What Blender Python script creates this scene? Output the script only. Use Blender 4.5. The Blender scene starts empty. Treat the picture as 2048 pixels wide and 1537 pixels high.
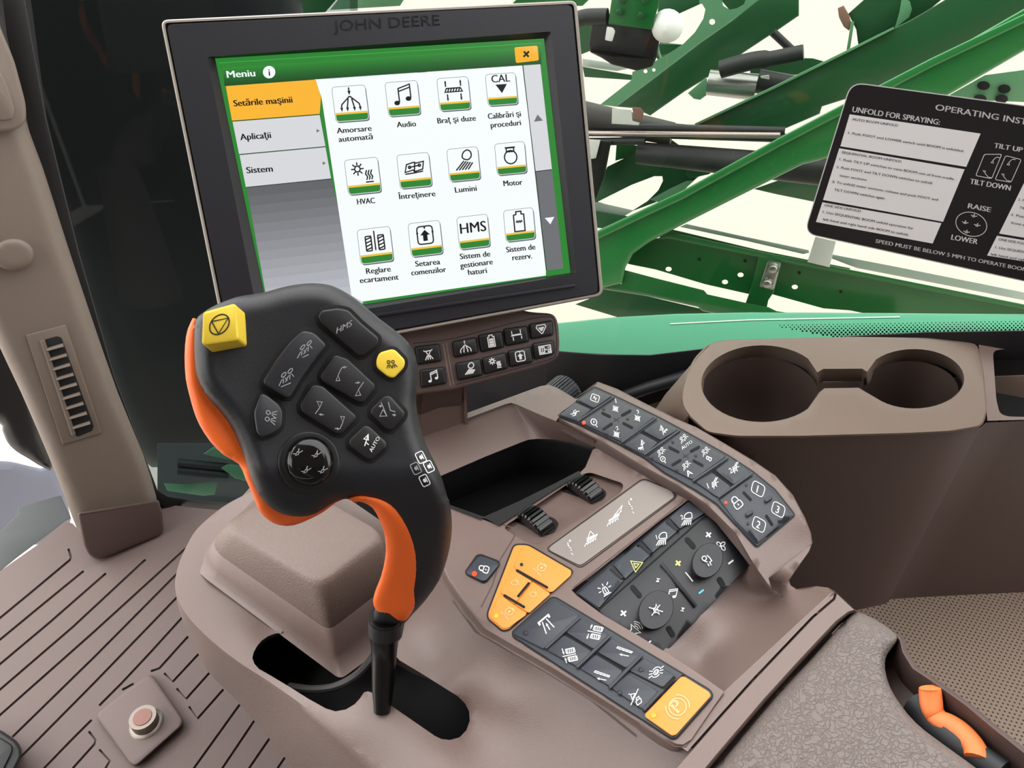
import bpy, bmesh, math
import numpy as np
from mathutils import Vector
from mathutils.geometry import delaunay_2d_cdt
SC = bpy.context.scene
COL = SC.collection
# ------------------------------------------------------------------ camera, sky, light, exposure
F_PX, IW, IH = 1490.0, 2048, 1537
CAM = np.array([0.0, 0.0, 0.9])
cd = bpy.data.cameras.new('camera'); cam = bpy.data.objects.new('camera', cd); COL.objects.link(cam)
cd.sensor_width = 36.0; cd.lens = 36.0 * F_PX / IW; cd.clip_start = 0.02; cd.clip_end = 200
cam.location = CAM; cam.rotation_euler = (math.radians(52), 0, math.radians(32))
SC.camera = cam
ROT = np.array(cam.rotation_euler.to_matrix())
W = bpy.data.worlds.new('overcast_sky'); SC.world = W; W.use_nodes = True
wn = W.node_tree.nodes; wl = W.node_tree.links
bg = wn['Background']; bg.inputs['Color'].default_value = (1.0, 0.995, 0.985, 1); bg.inputs['Strength'].default_value = 3.1
def area(name, loc, aim, size, power, col=(1, 1, 1)):
    l = bpy.data.lights.new(name, 'AREA'); l.energy = power; l.size = size; l.color = col
    o = bpy.data.objects.new(name, l); COL.objects.link(o); o.location = loc
    o.rotation_euler = (Vector(aim) - Vector(loc)).to_track_quat('-Z', 'Y').to_euler()
    return o
sl = bpy.data.lights.new('veiled_sun', 'SUN'); sl.energy = 0.35; sl.angle = math.radians(25); sl.color = (1, .97, .92)
so = bpy.data.objects.new('veiled_sun', sl); COL.objects.link(so)
so.rotation_euler = Vector((0.55, 0.35, -0.85)).to_track_quat('-Z', 'Y').to_euler()
VS = SC.view_settings
SC.display_settings.display_device = 'sRGB'
VS.view_transform = 'Standard'; VS.look = 'None'; VS.exposure = 0.22; VS.gamma = 1.0; VS.use_curve_mapping = False
# ------------------------------------------------------------------ helpers: pixels of the photograph to places on surfaces
def ray(x, y):
    d = ROT @ np.array([x - IW / 2, -(y - IH / 2), -F_PX]); return d / np.linalg.norm(d)
def unit(v):
    v = np.array(v, float); return v / np.linalg.norm(v)
class Plane:
    def __init__(s, p, n, hf=None):
        s.p = np.array(p, float); s.n = unit(n); s.hf = hf
        if s.n @ (CAM - s.p) < 0: s.n = -s.n
    def pt(s, x, y, h=0.0):
        if s.hf is not None: h = h + s.hf(x, y)
        r = ray(x, y); return CAM + r * ((s.n @ (s.p - CAM) + h) / (s.n @ r))
    def normal(s, x, y): return s.n
    def sub(s, hf): return Plane(s.p, s.n, hf)
class Depth:
    def __init__(s, f): s.f = f
    def pt(s, x, y, h=0.0): return CAM + ray(x, y) * (s.f(x, y) - h)
    def normal(s, x, y): return -ray(x, y)
def thru(p, n): return Plane(p, n)
def horiz(z): return Plane((0, 0, z), (0, 0, 1))
def vert2(a, b):
    "vertical plane through two points"
    a = np.array(a); b = np.array(b); d = b - a; return Plane(a, (d[1], -d[0], 0))
def tps(ctrl):
    P = np.array([(c[0] / 100., c[1] / 100.) for c in ctrl]); H = np.array([c[2] for c in ctrl])
    n = len(P); d2 = ((P[:, None] - P[None]) ** 2).sum(-1)
    K = np.where(d2 > 0, d2 * np.log(np.maximum(d2, 1e-12)), 0) + np.eye(n) * 1e-3
    A = np.zeros((n + 3, n + 3)); A[:n, :n] = K; A[:n, n] = 1; A[:n, n + 1:] = P; A[n, :n] = 1; A[n + 1:, :n] = P.T
    c = np.linalg.solve(A, np.append(H, [0, 0, 0]))
    def f(x, y):
        q = np.array([x / 100., y / 100.]); d = ((P - q) ** 2).sum(1)
        return float((c[:n] * np.where(d > 0, d * np.log(np.maximum(d, 1e-12)), 0)).sum() + c[n] + c[n + 1:] @ q)
    return f
def Z(ox, oy, s): return lambda *pts: [(ox + x / s, oy + y / s) for x, y in pts]
# 2-D polygon tools (pixel space)
def dens(p, step, closed=True):
    out = []; n = len(p)
    for i in range(n if closed else n - 1):
        a, b = p[i], p[(i + 1) % n]; k = max(1, int(math.hypot(b[0] - a[0], b[1] - a[1]) / step))
        out += [tuple(a[q] + (b[q] - a[q]) * t / k for q in range(len(a))) for t in range(k)]
    if not closed: out.append(tuple(p[-1]))
    return out
def cr(p, k=4, closed=True):
    p = [np.array(q, float) for q in p]; n = len(p); out = []
    for i in range(n if closed else n - 1):
        g = (lambda j: p[j % n]) if closed else (lambda j: p[min(max(j, 0), n - 1)])
        a, b, c, d = g(i - 1), g(i), g(i + 1), g(i + 2)
        for t in np.arange(k) / k:
            out.append(tuple(.5 * (2 * b + (c - a) * t + (2 * a - 5 * b + 4 * c - d) * t * t + (3 * b - a - 3 * c + d) * t ** 3)))
    if not closed: out.append(tuple(p[-1]))
    return out
def rp(p, r, n=4):
    p = [np.array(q, float) for q in p]; out = []; N = len(p)
    rr = r if hasattr(r, '__len__') else [r] * N
    for i in range(N):
        a, b, c = p[i - 1], p[i], p[(i + 1) % N]; la, lc = np.linalg.norm(a - b), np.linalg.norm(c - b)
        q = min(rr[i], la * .48, lc * .48); u = b + (a - b) / la * q; v = b + (c - b) / lc * q
        for t in np.linspace(0, 1, n + 1): out.append(tuple((1 - t) ** 2 * u + 2 * t * (1 - t) * b + t * t * v))
    return out
def area2(p):
    a = np.array(p); return .5 * float(np.sum(a[:, 0] * np.roll(a[:, 1], -1) - np.roll(a[:, 0], -1) * a[:, 1]))
def inset(p, d):
    a = np.array(p, float); s = 1 if area2(p) > 0 else -1
    e = np.roll(a, -1, 0) - a; L = np.linalg.norm(e, axis=1, keepdims=True); e = e / np.maximum(L, 1e-9)
    nrm = np.stack([-e[:, 1], e[:, 0]], 1) * s; m = nrm + np.roll(nrm, 1, 0)
    q = (m ** 2).sum(1, keepdims=True); m = m * 2 / np.maximum(q, .8)
    return [tuple(v) for v in a + m * d]
def inside(x, y, P):
    x0, y0 = P[:, 0], P[:, 1]; x1, y1 = np.roll(x0, -1), np.roll(y0, -1)
    c = ((y0 > y) != (y1 > y)); dy = np.where(y1 == y0, 1e-9, y1 - y0)
    return int(np.count_nonzero(c & (x < (x1 - x0) * (y - y0) / dy + x0))) % 2 == 1
def dist(x, y, P, closed=True):
    A = P if closed else P[:-1]; B = np.roll(P, -1, 0) if closed else P[1:]
    d = B - A; L = np.maximum((d ** 2).sum(1), 1e-12); q = np.array([x, y])
    t = np.clip(((q - A) * d).sum(1) / L, 0, 1); return float(np.sqrt((((A + d * t[:, None]) - q) ** 2).sum(1).min()))
def cdt(outline, holes=(), sp=14, margin=.45, extra=()):
    loops = [list(outline)] + [list(h) for h in holes]; vs = []; es = []
    for L in loops:
        b = len(vs); vs += [Vector((q[0], q[1])) for q in L]; es += [(b + i, b + (i + 1) % len(L)) for i in range(len(L))]
    Ps = [np.array([(q[0], q[1]) for q in L]) for L in loops]
    if sp:
        lo, hi = Ps[0].min(0), Ps[0].max(0); r = 0
        for y in np.arange(lo[1] + sp * .5, hi[1], sp * .87):
            r += 1
            for x in np.arange(lo[0] + (r % 2) * sp * .5, hi[0], sp):
                if inside(x, y, Ps[0]) and not any(inside(x, y, q) for q in Ps[1:]) and min(dist(x, y, q) for q in Ps) > sp * margin:
                    vs.append(Vector((x, y)))
    vs += [Vector(e) for e in extra]
    v2, _, f2, *_ = delaunay_2d_cdt(vs, es, [], 0, 1e-4)
    v2 = [(v.x, v.y) for v in v2]; tr = []
    for f in f2:
        cx = sum(v2[i][0] for i in f) / len(f); cy = sum(v2[i][1] for i in f) / len(f)
        if inside(cx, cy, Ps[0]) and not any(inside(cx, cy, q) for q in Ps[1:]): tr.append(tuple(f))
    return v2, tr
# ------------------------------------------------------------------ mesh builder
MATS = {}
class MB:
    def __init__(s): s.v = []; s.f = []; s.m = []; s.mats = []
    def mi(s, m):
        if m not in s.mats: s.mats.append(m)
        return s.mats.index(m)
    def add(s, vs, fs, m):
        b = len(s.v); k = s.mi(m); s.v += [tuple(map(float, q)) for q in vs]
        for f in fs: s.f.append(tuple(b + i for i in f)); s.m.append(k)
        return s
    def loft(s, rings, m, closed=True, cap0=False, cap1=False):
        n = len(rings[0]); vs = [p for r in rings for p in r]; fs = []
        for k in range(len(rings) - 1):
            for i in range(n if closed else n - 1):
                j = (i + 1) % n; fs.append((k * n + i, k * n + j, (k + 1) * n + j, (k + 1) * n + i))
        if cap0: fs.append(tuple(range(n))[::-1])
        if cap1: fs.append(tuple((len(rings) - 1) * n + i for i in range(n)))
        return s.add(vs, fs, m)
    def slab(s, S, poly, h0, h1, m, bev=2.0, px=None, sp=0, capm=None, holes=()):
        "solid from h0 to h1 above surface S with the outline poly and a rounded upper edge"
        px = px or np.linalg.norm(S.pt(*poly[0]) - CAM) / F_PX; b = min(bev * px, abs(h1 - h0) * .9)
        rings = [[S.pt(x, y, h0) for x, y in poly], [S.pt(x, y, h1 - b) for x, y in poly]]; q = poly
        for a in ((.5, .87), (.8, .6), (1, 0)) if bev else ((0, 0),):
            t = 1 - a[1]; q = inset(poly, bev * t); rings.append([S.pt(x, y, h1 - b + b * math.sin(math.acos(max(0, 1 - t)))) for x, y in q])
        s.loft(rings, m)
        s.add(rings[0], [tuple(range(len(poly)))[::-1]], m)
        if sp or holes:
            v2, tr = cdt(q, holes, sp); s.add([S.pt(x, y, h1) for x, y in v2], tr, capm or m)
        else: s.add(rings[-1], [tuple(range(len(poly)))], capm or m)
        return s
    def patch(s, S, outline, m, holes=(), sp=14, h=0.0, skirt=0.0, hskirt=0.0, hm=None, extra=()):
        v2, tr = cdt(outline, holes, sp, extra=extra); s.add([S.pt(x, y, h) for x, y in v2], tr, m)
        if skirt: s.loft([[S.pt(x, y, h) for x, y in outline], [S.pt(x, y, h - skirt) for x, y in outline]], m)
        if hskirt:
            for L in holes: s.loft([[S.pt(x, y, h) for x, y in L], [S.pt(x, y, h - hskirt) for x, y in L]], hm or m)
        return s
    def inflate(s, S, outline, m, R, H, h0=0.0, back=0.0, sp=7, holes=(), matf=None):
        "domed solid: rises from h0 at the outline to h0+H at R pixels inside; goes back behind it"
        P = np.array(outline); ex = []
        for d in (R * .04, R * .13, R * .3):
            for q in inset(dens(outline, max(4, sp)), d):
                if inside(q[0], q[1], P) and dist(q[0], q[1], P) > d * .9: ex.append(q)
        v2, tr = cdt(outline, holes, sp, .6, ex)
        def hh(x, y):
            t = 1 - min(dist(x, y, P) / R, 1); return h0 + H * math.sqrt(max(0, 1 - t * t))
        s.add([S.pt(x, y, hh(x, y)) for x, y in v2], tr, m)
        if back:
            q = inset(outline, R * .5)
            r = [[S.pt(x, y, h0) for x, y in outline], [S.pt(x, y, h0 - back * .6) for x, y in outline], [S.pt(x, y, h0 - back * .9) for x, y in inset(outline, R * .2)], [S.pt(x, y, h0 - back) for x, y in q]]
            s.loft(r, m); v3, t3 = cdt(q, (), 0); s.add([S.pt(x, y, h0 - back) for x, y in v3], t3, m)
        return s
    def stroke(s, S, pts, w, h, m, closed=False, step=0):
        "flat printed line w pixels wide on surface S"
        if step: pts = dens(pts, step, closed)
        a = np.array(pts, float); n = len(a)
        if n < 2: return s
        d = (np.roll(a, -1, 0) - a); d = d if closed else np.vstack([d[:-1], d[-2:-1]])
        d = d / np.maximum(np.linalg.norm(d, axis=1, keepdims=True), 1e-9); pd = np.roll(d, 1, 0)
        if not closed: pd[0] = d[0]
        nn = np.stack([-(d + pd)[:, 1], (d + pd)[:, 0]], 1); L = np.maximum(np.linalg.norm(nn, axis=1, keepdims=True), .5)
        nn = nn / L * np.minimum(2 / L, 1.6)
        l = a + nn * w / 2; r = a - nn * w / 2
        vs = [S.pt(x, y, h) for x, y in l] + [S.pt(x, y, h) for x, y in r]
        return s.add(vs, [(i, (i + 1) % n, n + (i + 1) % n, n + i) for i in range(n if closed else n - 1)], m)
    def fill(s, S, pts, h, m, sp=0):
        v2, tr = cdt(pts, (), sp); return s.add([S.pt(x, y, h) for x, y in v2], tr, m)
    def tube(s, pts, rad, m, n=12, cap=True, sq=1.0, up=None):
        P = [np.array(p, float) for p in pts]; k = len(P); rr = rad if hasattr(rad, '__len__') else [rad] * k
        ref = np.array(up if up is not None else (0, 0, 1.0)); rings = []
        for i in range(k):
            t = unit(P[min(i + 1, k - 1)] - P[max(i - 1, 0)]); u = np.cross(t, ref)
            if np.linalg.norm(u) < .05: u = np.cross(t, (1, 0, 0))
            u = unit(u); v = np.cross(u, t)
            rings.append([P[i] + rr[i] * (u * math.cos(a) + sq * v * math.sin(a)) for a in np.arange(n) * 2 * math.pi / n])
        return s.loft(rings, m, True, cap, cap)
    def box(s, c, ax, half, m, bev=.12):
        "bevelled box: centre, three axes, half sizes"
        ax = [unit(a) for a in ax]; c = np.array(c); b = bev * min(half); bm = bmesh.new(); bmesh.ops.create_cube(bm, size=2)
        for v in bm.verts: v.co = Vector(c + sum(ax[i] * half[i] * v.co[i] for i in range(3)))
        bmesh.ops.bevel(bm, geom=bm.edges[:], offset=b, segments=2, affect='EDGES')
        s.add([v.co[:] for v in bm.verts], [[v.index for v in f.verts] for f in bm.faces], m); bm.free(); return s
    def revolve(s, c, axis, prof, m, n=28):
        "lathe: prof = [(radius, height along axis)...]"
        a = unit(axis); u = unit(np.cross(a, (0.3, 0.9, 0.2))); v = np.cross(a, u); c = np.array(c)
        return s.loft([[c + a * h + r * (u * math.cos(t) + v * math.sin(t)) for t in np.arange(n) * 2 * math.pi / n] for r, h in prof], m, True, True, True)
    def gear(s, c, axis, R, wid, teeth, m, depth=.1):
        a = unit(axis); u = unit(np.cross(a, (0.1, 0.2, 0.97))); v = np.cross(a, u); c = np.array(c); ang = []
        for i in range(teeth):
            for f, q in ((0, 1 - depth), (.28, 1 - depth), (.36, 1), (.9, 1)): ang.append(((i + f) * 2 * math.pi / teeth, q))
        ring = lambda h, k: [c + a * h + R * q * k * (u * math.cos(t) + v * math.sin(t)) for t, q in ang]
        return s.loft([ring(-wid / 2, .55), ring(-wid / 2, .92), ring(-wid * .42, 1), ring(wid * .42, 1), ring(wid / 2, .92), ring(wid / 2, .55)], m, True, True, True)
    def build(s, name, parent=None, ang=38, kind=None, smooth=True, label=None, origin=None):
        me = bpy.data.meshes.new(name); V = np.array(s.v)
        if parent is not None:
            o0 = np.array(parent['_w']) if '_w' in parent else np.array(parent.matrix_world.translation)
        else: o0 = np.array(origin) if origin is not None else (V.min(0) + V.max(0)) / 2
        bm = bmesh.new(); bv = [bm.verts.new(Vector(p - o0)) for p in V]
        for f, k in zip(s.f, s.m):
            if len(set(f)) < 3: continue
            try: bf = bm.faces.new([bv[i] for i in f]); bf.material_index = k; bf.smooth = smooth
            except ValueError: pass
        bmesh.ops.remove_doubles(bm, verts=bm.verts[:], dist=1e-6)
        bmesh.ops.delete(bm, geom=[v for v in bm.verts if not v.link_faces], context='VERTS')
        bmesh.ops.recalc_face_normals(bm, faces=bm.faces[:])
        bm.to_mesh(me); bm.free(); me.set_sharp_from_angle(angle=math.radians(ang))
        for m in s.mats: me.materials.append(MATS[m])
        o = bpy.data.objects.new(name, me); COL.objects.link(o)
        if parent is not None: o.parent = parent
        else: o.location = o0
        o['_w'] = [float(q) for q in o0]
        if kind: o['kind'] = kind
        if label: o['label'] = label
        return o
def thing(name, label, cat, loc, group=None):
    o = bpy.data.objects.new(name, None); COL.objects.link(o); o.location = [float(q) for q in loc]; o.empty_display_size = .02
    o['label'] = label; o['category'] = cat
    if group: o['group'] = group
    bpy.context.view_layer.update(); return o
def tag(o, label, cat, group=None):
    o['label'] = label; o['category'] = cat
    if group: o['group'] = group
    return o
# ------------------------------------------------------------------ materials
def lin(c): return tuple((v / 255 / 12.92 if v / 255 <= .04045 else ((v / 255 + .055) / 1.055) ** 2.4) for v in c) + (1,)
def mat(name, c, rough=.5, metal=0., bump=0., scale=600., var=0., coat=0., emit=None, es=1., spec=.5, kind='noise'):
    m = bpy.data.materials.new(name); m.use_nodes = True; n = m.node_tree.nodes; l = m.node_tree.links; b = n['Principled BSDF']
    b.inputs['Base Color'].default_value = lin(c); b.inputs['Roughness'].default_value = rough; b.inputs['Metallic'].default_value = metal
    b.inputs['Specular IOR Level'].default_value = spec
    if coat: b.inputs['Coat Weight'].default_value = coat; b.inputs['Coat Roughness'].default_value = .08
    if emit: b.inputs['Emission Color'].default_value = lin(emit); b.inputs['Emission Strength'].default_value = es
    tc = n.new('ShaderNodeTexCoord')
    if bump:
        if kind == 'leather': t = n.new('ShaderNodeTexVoronoi'); t.feature = 'DISTANCE_TO_EDGE'; t.inputs['Scale'].default_value = scale; o = t.outputs['Distance']
        else: t = n.new('ShaderNodeTexNoise'); t.inputs['Scale'].default_value = scale; t.inputs['Detail'].default_value = 3; o = t.outputs['Fac']
        if kind == 'leather':
            nz = n.new('ShaderNodeTexNoise'); nz.inputs['Scale'].default_value = scale * .55; nz.inputs['Detail'].default_value = 2
            mx = n.new('ShaderNodeMixRGB'); mx.inputs[0].default_value = .012; l.new(tc.outputs['Object'], nz.inputs['Vector']); l.new(tc.outputs['Object'], mx.inputs[1]); l.new(nz.outputs['Color'], mx.inputs[2]); l.new(mx.outputs[0], t.inputs['Vector'])
            rm = n.new('ShaderNodeMapRange'); rm.inputs['From Max'].default_value = .12; l.new(o, rm.inputs['Value']); o = rm.outputs['Result']
        else: l.new(tc.outputs['Object'], t.inputs['Vector'])
        bp = n.new('ShaderNodeBump'); bp.inputs['Strength'].default_value = bump; bp.inputs['Distance'].default_value = .0006
        l.new(o, bp.inputs['Height']); l.new(bp.outputs['Normal'], b.inputs['Normal'])
    if var:
        t2 = n.new('ShaderNodeTexNoise'); t2.inputs['Scale'].default_value = 14; t2.inputs['Detail'].default_value = 5; l.new(tc.outputs['Object'], t2.inputs['Vector'])
        mr = n.new('ShaderNodeMapRange'); mr.inputs['To Min'].default_value = 1 - var; mr.inputs['To Max'].default_value = 1 + var; l.new(t2.outputs['Fac'], mr.inputs['Value'])
        hv = n.new('ShaderNodeHueSaturation'); hv.inputs['Color'].default_value = lin(c); l.new(mr.outputs['Result'], hv.inputs['Value']); l.new(hv.outputs['Color'], b.inputs['Base Color'])
    MATS[name] = m; return m
def glow(name, c, s=1.0):
    m = bpy.data.materials.new(name); m.use_nodes = True; b = m.node_tree.nodes['Principled BSDF']; s = s * .86
    b.inputs['Base Color'].default_value = (0.01, 0.01, 0.01, 1); b.inputs['Roughness'].default_value = .25; b.inputs['Specular IOR Level'].default_value = .3
    b.inputs['Emission Color'].default_value = lin(c); b.inputs['Emission Strength'].default_value = s; MATS[name] = m; return m
def glass(name, tint=(1, 1, 1), refl=1.0):
    m = bpy.data.materials.new(name); m.use_nodes = True; n = m.node_tree.nodes; l = m.node_tree.links; n.clear()
    out = n.new('ShaderNodeOutputMaterial'); mx = n.new('ShaderNodeMixShader'); tr = n.new('ShaderNodeBsdfTransparent'); gl = n.new('ShaderNodeBsdfGlossy')
    tr.inputs['Color'].default_value = (*tint, 1); gl.inputs['Roughness'].default_value = .02; fr = n.new('ShaderNodeFresnel'); fr.inputs['IOR'].default_value = 1.3
    mu = n.new('ShaderNodeMath'); mu.operation = 'MULTIPLY'; mu.inputs[1].default_value = refl; l.new(fr.outputs[0], mu.inputs[0]); l.new(mu.outputs[0], mx.inputs[0])
    l.new(tr.outputs[0], mx.inputs[1]); l.new(gl.outputs[0], mx.inputs[2]); l.new(mx.outputs[0], out.inputs[0]); MATS[name] = m; return m
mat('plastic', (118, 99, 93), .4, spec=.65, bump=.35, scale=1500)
mat('plastic_dark', (86, 69, 65), .5, bump=.3, scale=1500)  # dark brown parts; on side walls it carries the shade of the brown plastic
mat('plate', (146, 137, 132), .5, bump=.3, scale=2000)
mat('cup_shade', (66, 53, 48), .6); mat('tan_plastic', (122, 105, 94), .5, bump=.3, scale=1200)  # cup wells: tan darkened, the shade inside put into the colour
mat('pillar_tan', (112, 100, 90), .55, bump=.15, scale=900)
mat('leather', (116, 105, 101), .5, bump=.62, scale=330, kind='leather')
mat('grain', (120, 103, 95), .42, bump=.9, scale=900)
mat('rubber_mat', (108, 92, 88), .62, bump=.3, scale=900, var=.06)
mat('black', (22, 22, 24), .45)
mat('black_soft', (25, 26, 31), .42, bump=.2, scale=2500)
mat('black_gloss', (14, 14, 16), .12)
mat('stem_black', (12, 12, 13), .3); mat('black_matte', (14, 14, 15), .85)
mat('liner', (22, 22, 24), .5, bump=.3, scale=1500)
mat('key', (58, 62, 70), .42, bump=.15, scale=2500, var=.05)
mat('key_dark', (36, 37, 42), .42, bump=.1, scale=2500)
mat('key_gap', (16, 16, 18), .6)
mat('bezel', (26, 27, 34), .5, bump=.1, scale=2500)
mat('bezel_emboss', (20, 20, 25), .6)
mat('frame_grey', (150, 142, 134), .4)
mat('white', (235, 235, 235), .5)
mat('white_dim', (150, 150, 152), .5)
mat('amber_print', (255, 205, 150), .5)
mat('orange_key', (236, 152, 66), .5, bump=.1, scale=2500)
mat('orange', (255, 112, 36), .45, bump=.1, scale=3000)
mat('yellow', (238, 205, 62), .5, bump=.15, scale=3000)
mat('orange_strap', (242, 128, 66), .5); mat('yellow_print', (240, 235, 130), .5)
mat('cyan_print', (90, 200, 230), .5)
mat('green_mid', (28, 106, 51), .35, var=.05, coat=.2); mat('green', (38, 130, 65), .32, var=.05, coat=.3)
mat('green_dark', (28, 84, 48), .4, var=.05, coat=.2)  # on boom webs, shade put into a darker green
mat('green_pale', (104, 158, 120), .4, var=.05, coat=.2)  # on boom flanges, daylight put into a paler green
mat('teal', (32, 156, 116), .18, coat=.4)
mat('steel', (170, 172, 170), .3, metal=.9)
mat('alu', (205, 212, 210), .4, metal=.2)
mat('hose', (34, 36, 40), .5)
mat('cyl_grey', (62, 60, 60), .5)
mat('rod', (178, 160, 160), .25, metal=.7)
mat('bolt', (140, 130, 122), .4, metal=.8)
mat('rust', (150, 110, 100), .7)
mat('ground', (190, 179, 170), .9, var=.03)
mat('cloth', (112, 114, 126), .8)
mat('deck_grey', (70, 74, 74), .7, var=.08)
mat('decal_black', (30, 28, 32), .35)
mat('decal_white', (246, 246, 248), .5)
mat('ceil', (150, 138, 126), .8); mat('light_block_lining', (90, 80, 74), .8)  # lining colour serves the unseen panels added to block light
glow('led_red', (255, 80, 50), 1.4); glow('led_amber', (255, 190, 40), 1.5)
[glow('s_r%d' % i, tuple(int(a + (b - a) * i / 13) for a, b in zip((98, 100, 104), (196, 198, 206)))) for i in range(14)]; [glow('s_t%d' % i, tuple(int(a + (b - a) * i / 7) for a, b in zip((46, 136, 52), (22, 78, 32)))) for i in range(8)]
glow('s_white', (246, 252, 252)); glow('s_green', (44, 132, 50)); glow('s_dgreen', (24, 84, 34)); glow('s_lgreen', (60, 160, 70)); glow('s_orange', (250, 182, 50))
glow('s_grey', (110, 112, 116)); glow('s_ltgrey', (214, 216, 220)); glow('s_black', (16, 18, 20)); glow('s_yellow', (238, 196, 70)); glow('s_blue', (90, 100, 120)); glow('s_mid', (150, 152, 156))
glass('glass', (.78, .8, .76)); glass('glass_dark', (.5, .55, .55), .5)
# ------------------------------------------------------------------ lettering and symbols
_GL = {}
def glyphs(txt, bold=0.0):
    k = (txt, bold)
    if k not in _GL:
        c = bpy.data.curves.new('lettering_outline', 'FONT'); c.body = txt; c.size = 1; c.resolution_u = 3; c.offset = bold; c.fill_mode = 'FRONT'; c.dimensions = '2D'
        o = bpy.data.objects.new('lettering_outline', c); COL.objects.link(o); dg = bpy.context.evaluated_depsgraph_get()
        me = o.evaluated_get(dg).to_mesh(); v = [(q.co.x, q.co.y) for q in me.vertices]; f = [tuple(p.vertices) for p in me.polygons]
        o.evaluated_get(dg).to_mesh_clear(); bpy.data.objects.remove(o); bpy.data.curves.remove(c)
        x = [q[0] for q in v] or [0]; _GL[k] = (v, f, min(x), max(x))
    return _GL[k]
def text(mb, S, txt, pos, ux, uy, h, m, al='l', bold=.015, width=None, shear=0.0):
    "ux, uy: pixel vectors of one em to the right / one em up; width: fit to this many pixels along ux"
    v, f, x0, x1 = glyphs(txt, 0); k = 1.0
    if width: k = width / (max(x1 - x0, .01) * math.hypot(*ux))
    sh = {'l': x0, 'c': (x0 + x1) / 2, 'r': x1}[al]
    for o in (-bold, bold):
        P = [S.pt(pos[0] + ((x - sh) * k + o + y * shear) * ux[0] + y * uy[0], pos[1] + ((x - sh) * k + o + y * shear) * ux[1] + y * uy[1], h) for x, y in v]
        mb.add(P, f, m)
def tbox(mb, S, txt, a, b, up, h, m, bold=.02, shear=0.0):
    "text whose baseline runs from pixel a to pixel b, capital height given by pixel vector up"
    d = (b[0] - a[0], b[1] - a[1]); L = math.hypot(*d); e = (d[0] / L, d[1] / L); s = 1 / .69
    text(mb, S, txt, a, (e[0] * math.hypot(*up) * s, e[1] * math.hypot(*up) * s), (up[0] * s, up[1] * s), h, m, 'l', bold, L, shear)
def arc(x, y, r, a0, a1, n=14, ry=None):
    return [(x + r * math.cos(math.radians(a)), y + (ry or r) * math.sin(math.radians(a))) for a in np.linspace(a0, a1, n)]
def circ(x, y, r, n=18, ry=None): return arc(x, y, r, 0, 360 * (n - 1) / n, n, ry)
def rect(x0, y0, x1, y1): return [(x0, y0), (x1, y0), (x1, y1), (x0, y1)]
def rrect(x0, y0, x1, y1, r=.2): return rp(rect(x0, y0, x1, y1), r, 4)
def nozzle(x, y, s, a=0, spray=3):
    R = math.radians(a); c, q = math.cos(R), math.sin(R); t = lambda p: [(x + s * (u * c - v * q), y + s * (u * q + v * c)) for u, v in p]
    o = [('o', t(circ(0, .35, .3, 12))), ('s', t([(0, .05), (0, -.1)]))]
    for k in np.linspace(-1, 1, spray): o.append(('s', t([(k * .18, -.2), (k * .55, -.95)])))
    return o
def arrow(x0, y0, x1, y1, s=.22):
    a = math.atan2(y1 - y0, x1 - x0); p = [(x1 - s * math.cos(a + d), y1 - s * math.sin(a + d)) for d in (.5, -.5)]
    return [('s', [(x0, y0), (x1, y1)]), ('f', [(x1 + .06 * math.cos(a), y1 + .06 * math.sin(a)), p[0], p[1]])]
def tire(x0, y0, x1, y1):
    o = [('o', rrect(x0, y0, x1, y1, .08))]
    for k in np.linspace(.15, .85, 4): y = y0 + (y1 - y0) * k; o.append(('s', [(x0, y - .08), (x1, y + .08)]))
    return o
def boom(fl=1):
    o = [('s', [(-.15 * fl, .75), (-.15 * fl, .2)]), ('s', [(-.15 * fl, .75), (.45 * fl, .1)]), ('s', [(-.3 * fl, .15), (.5 * fl, .05)])]
    for i in range(4): o += [('o', circ((-.05 + .26 * i) * fl, -.1 - .0 * i, .1, 8)), ('s', [((-.1 + .26 * i) * fl, -.3), ((-.22 + .26 * i) * fl, -.6)]), ('s', [((0 + .26 * i) * fl, -.3), ((.06 + .26 * i) * fl, -.6)])]
    return o
def tri_boom(s=1):
    return [('o', [(-.3, .1), (.25, .1), (0, .75)]), ('s', [(0, .75), (.1 * s, -.7)]), ('s', [(0, -.2), (.5 * s, -.45)])]
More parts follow.
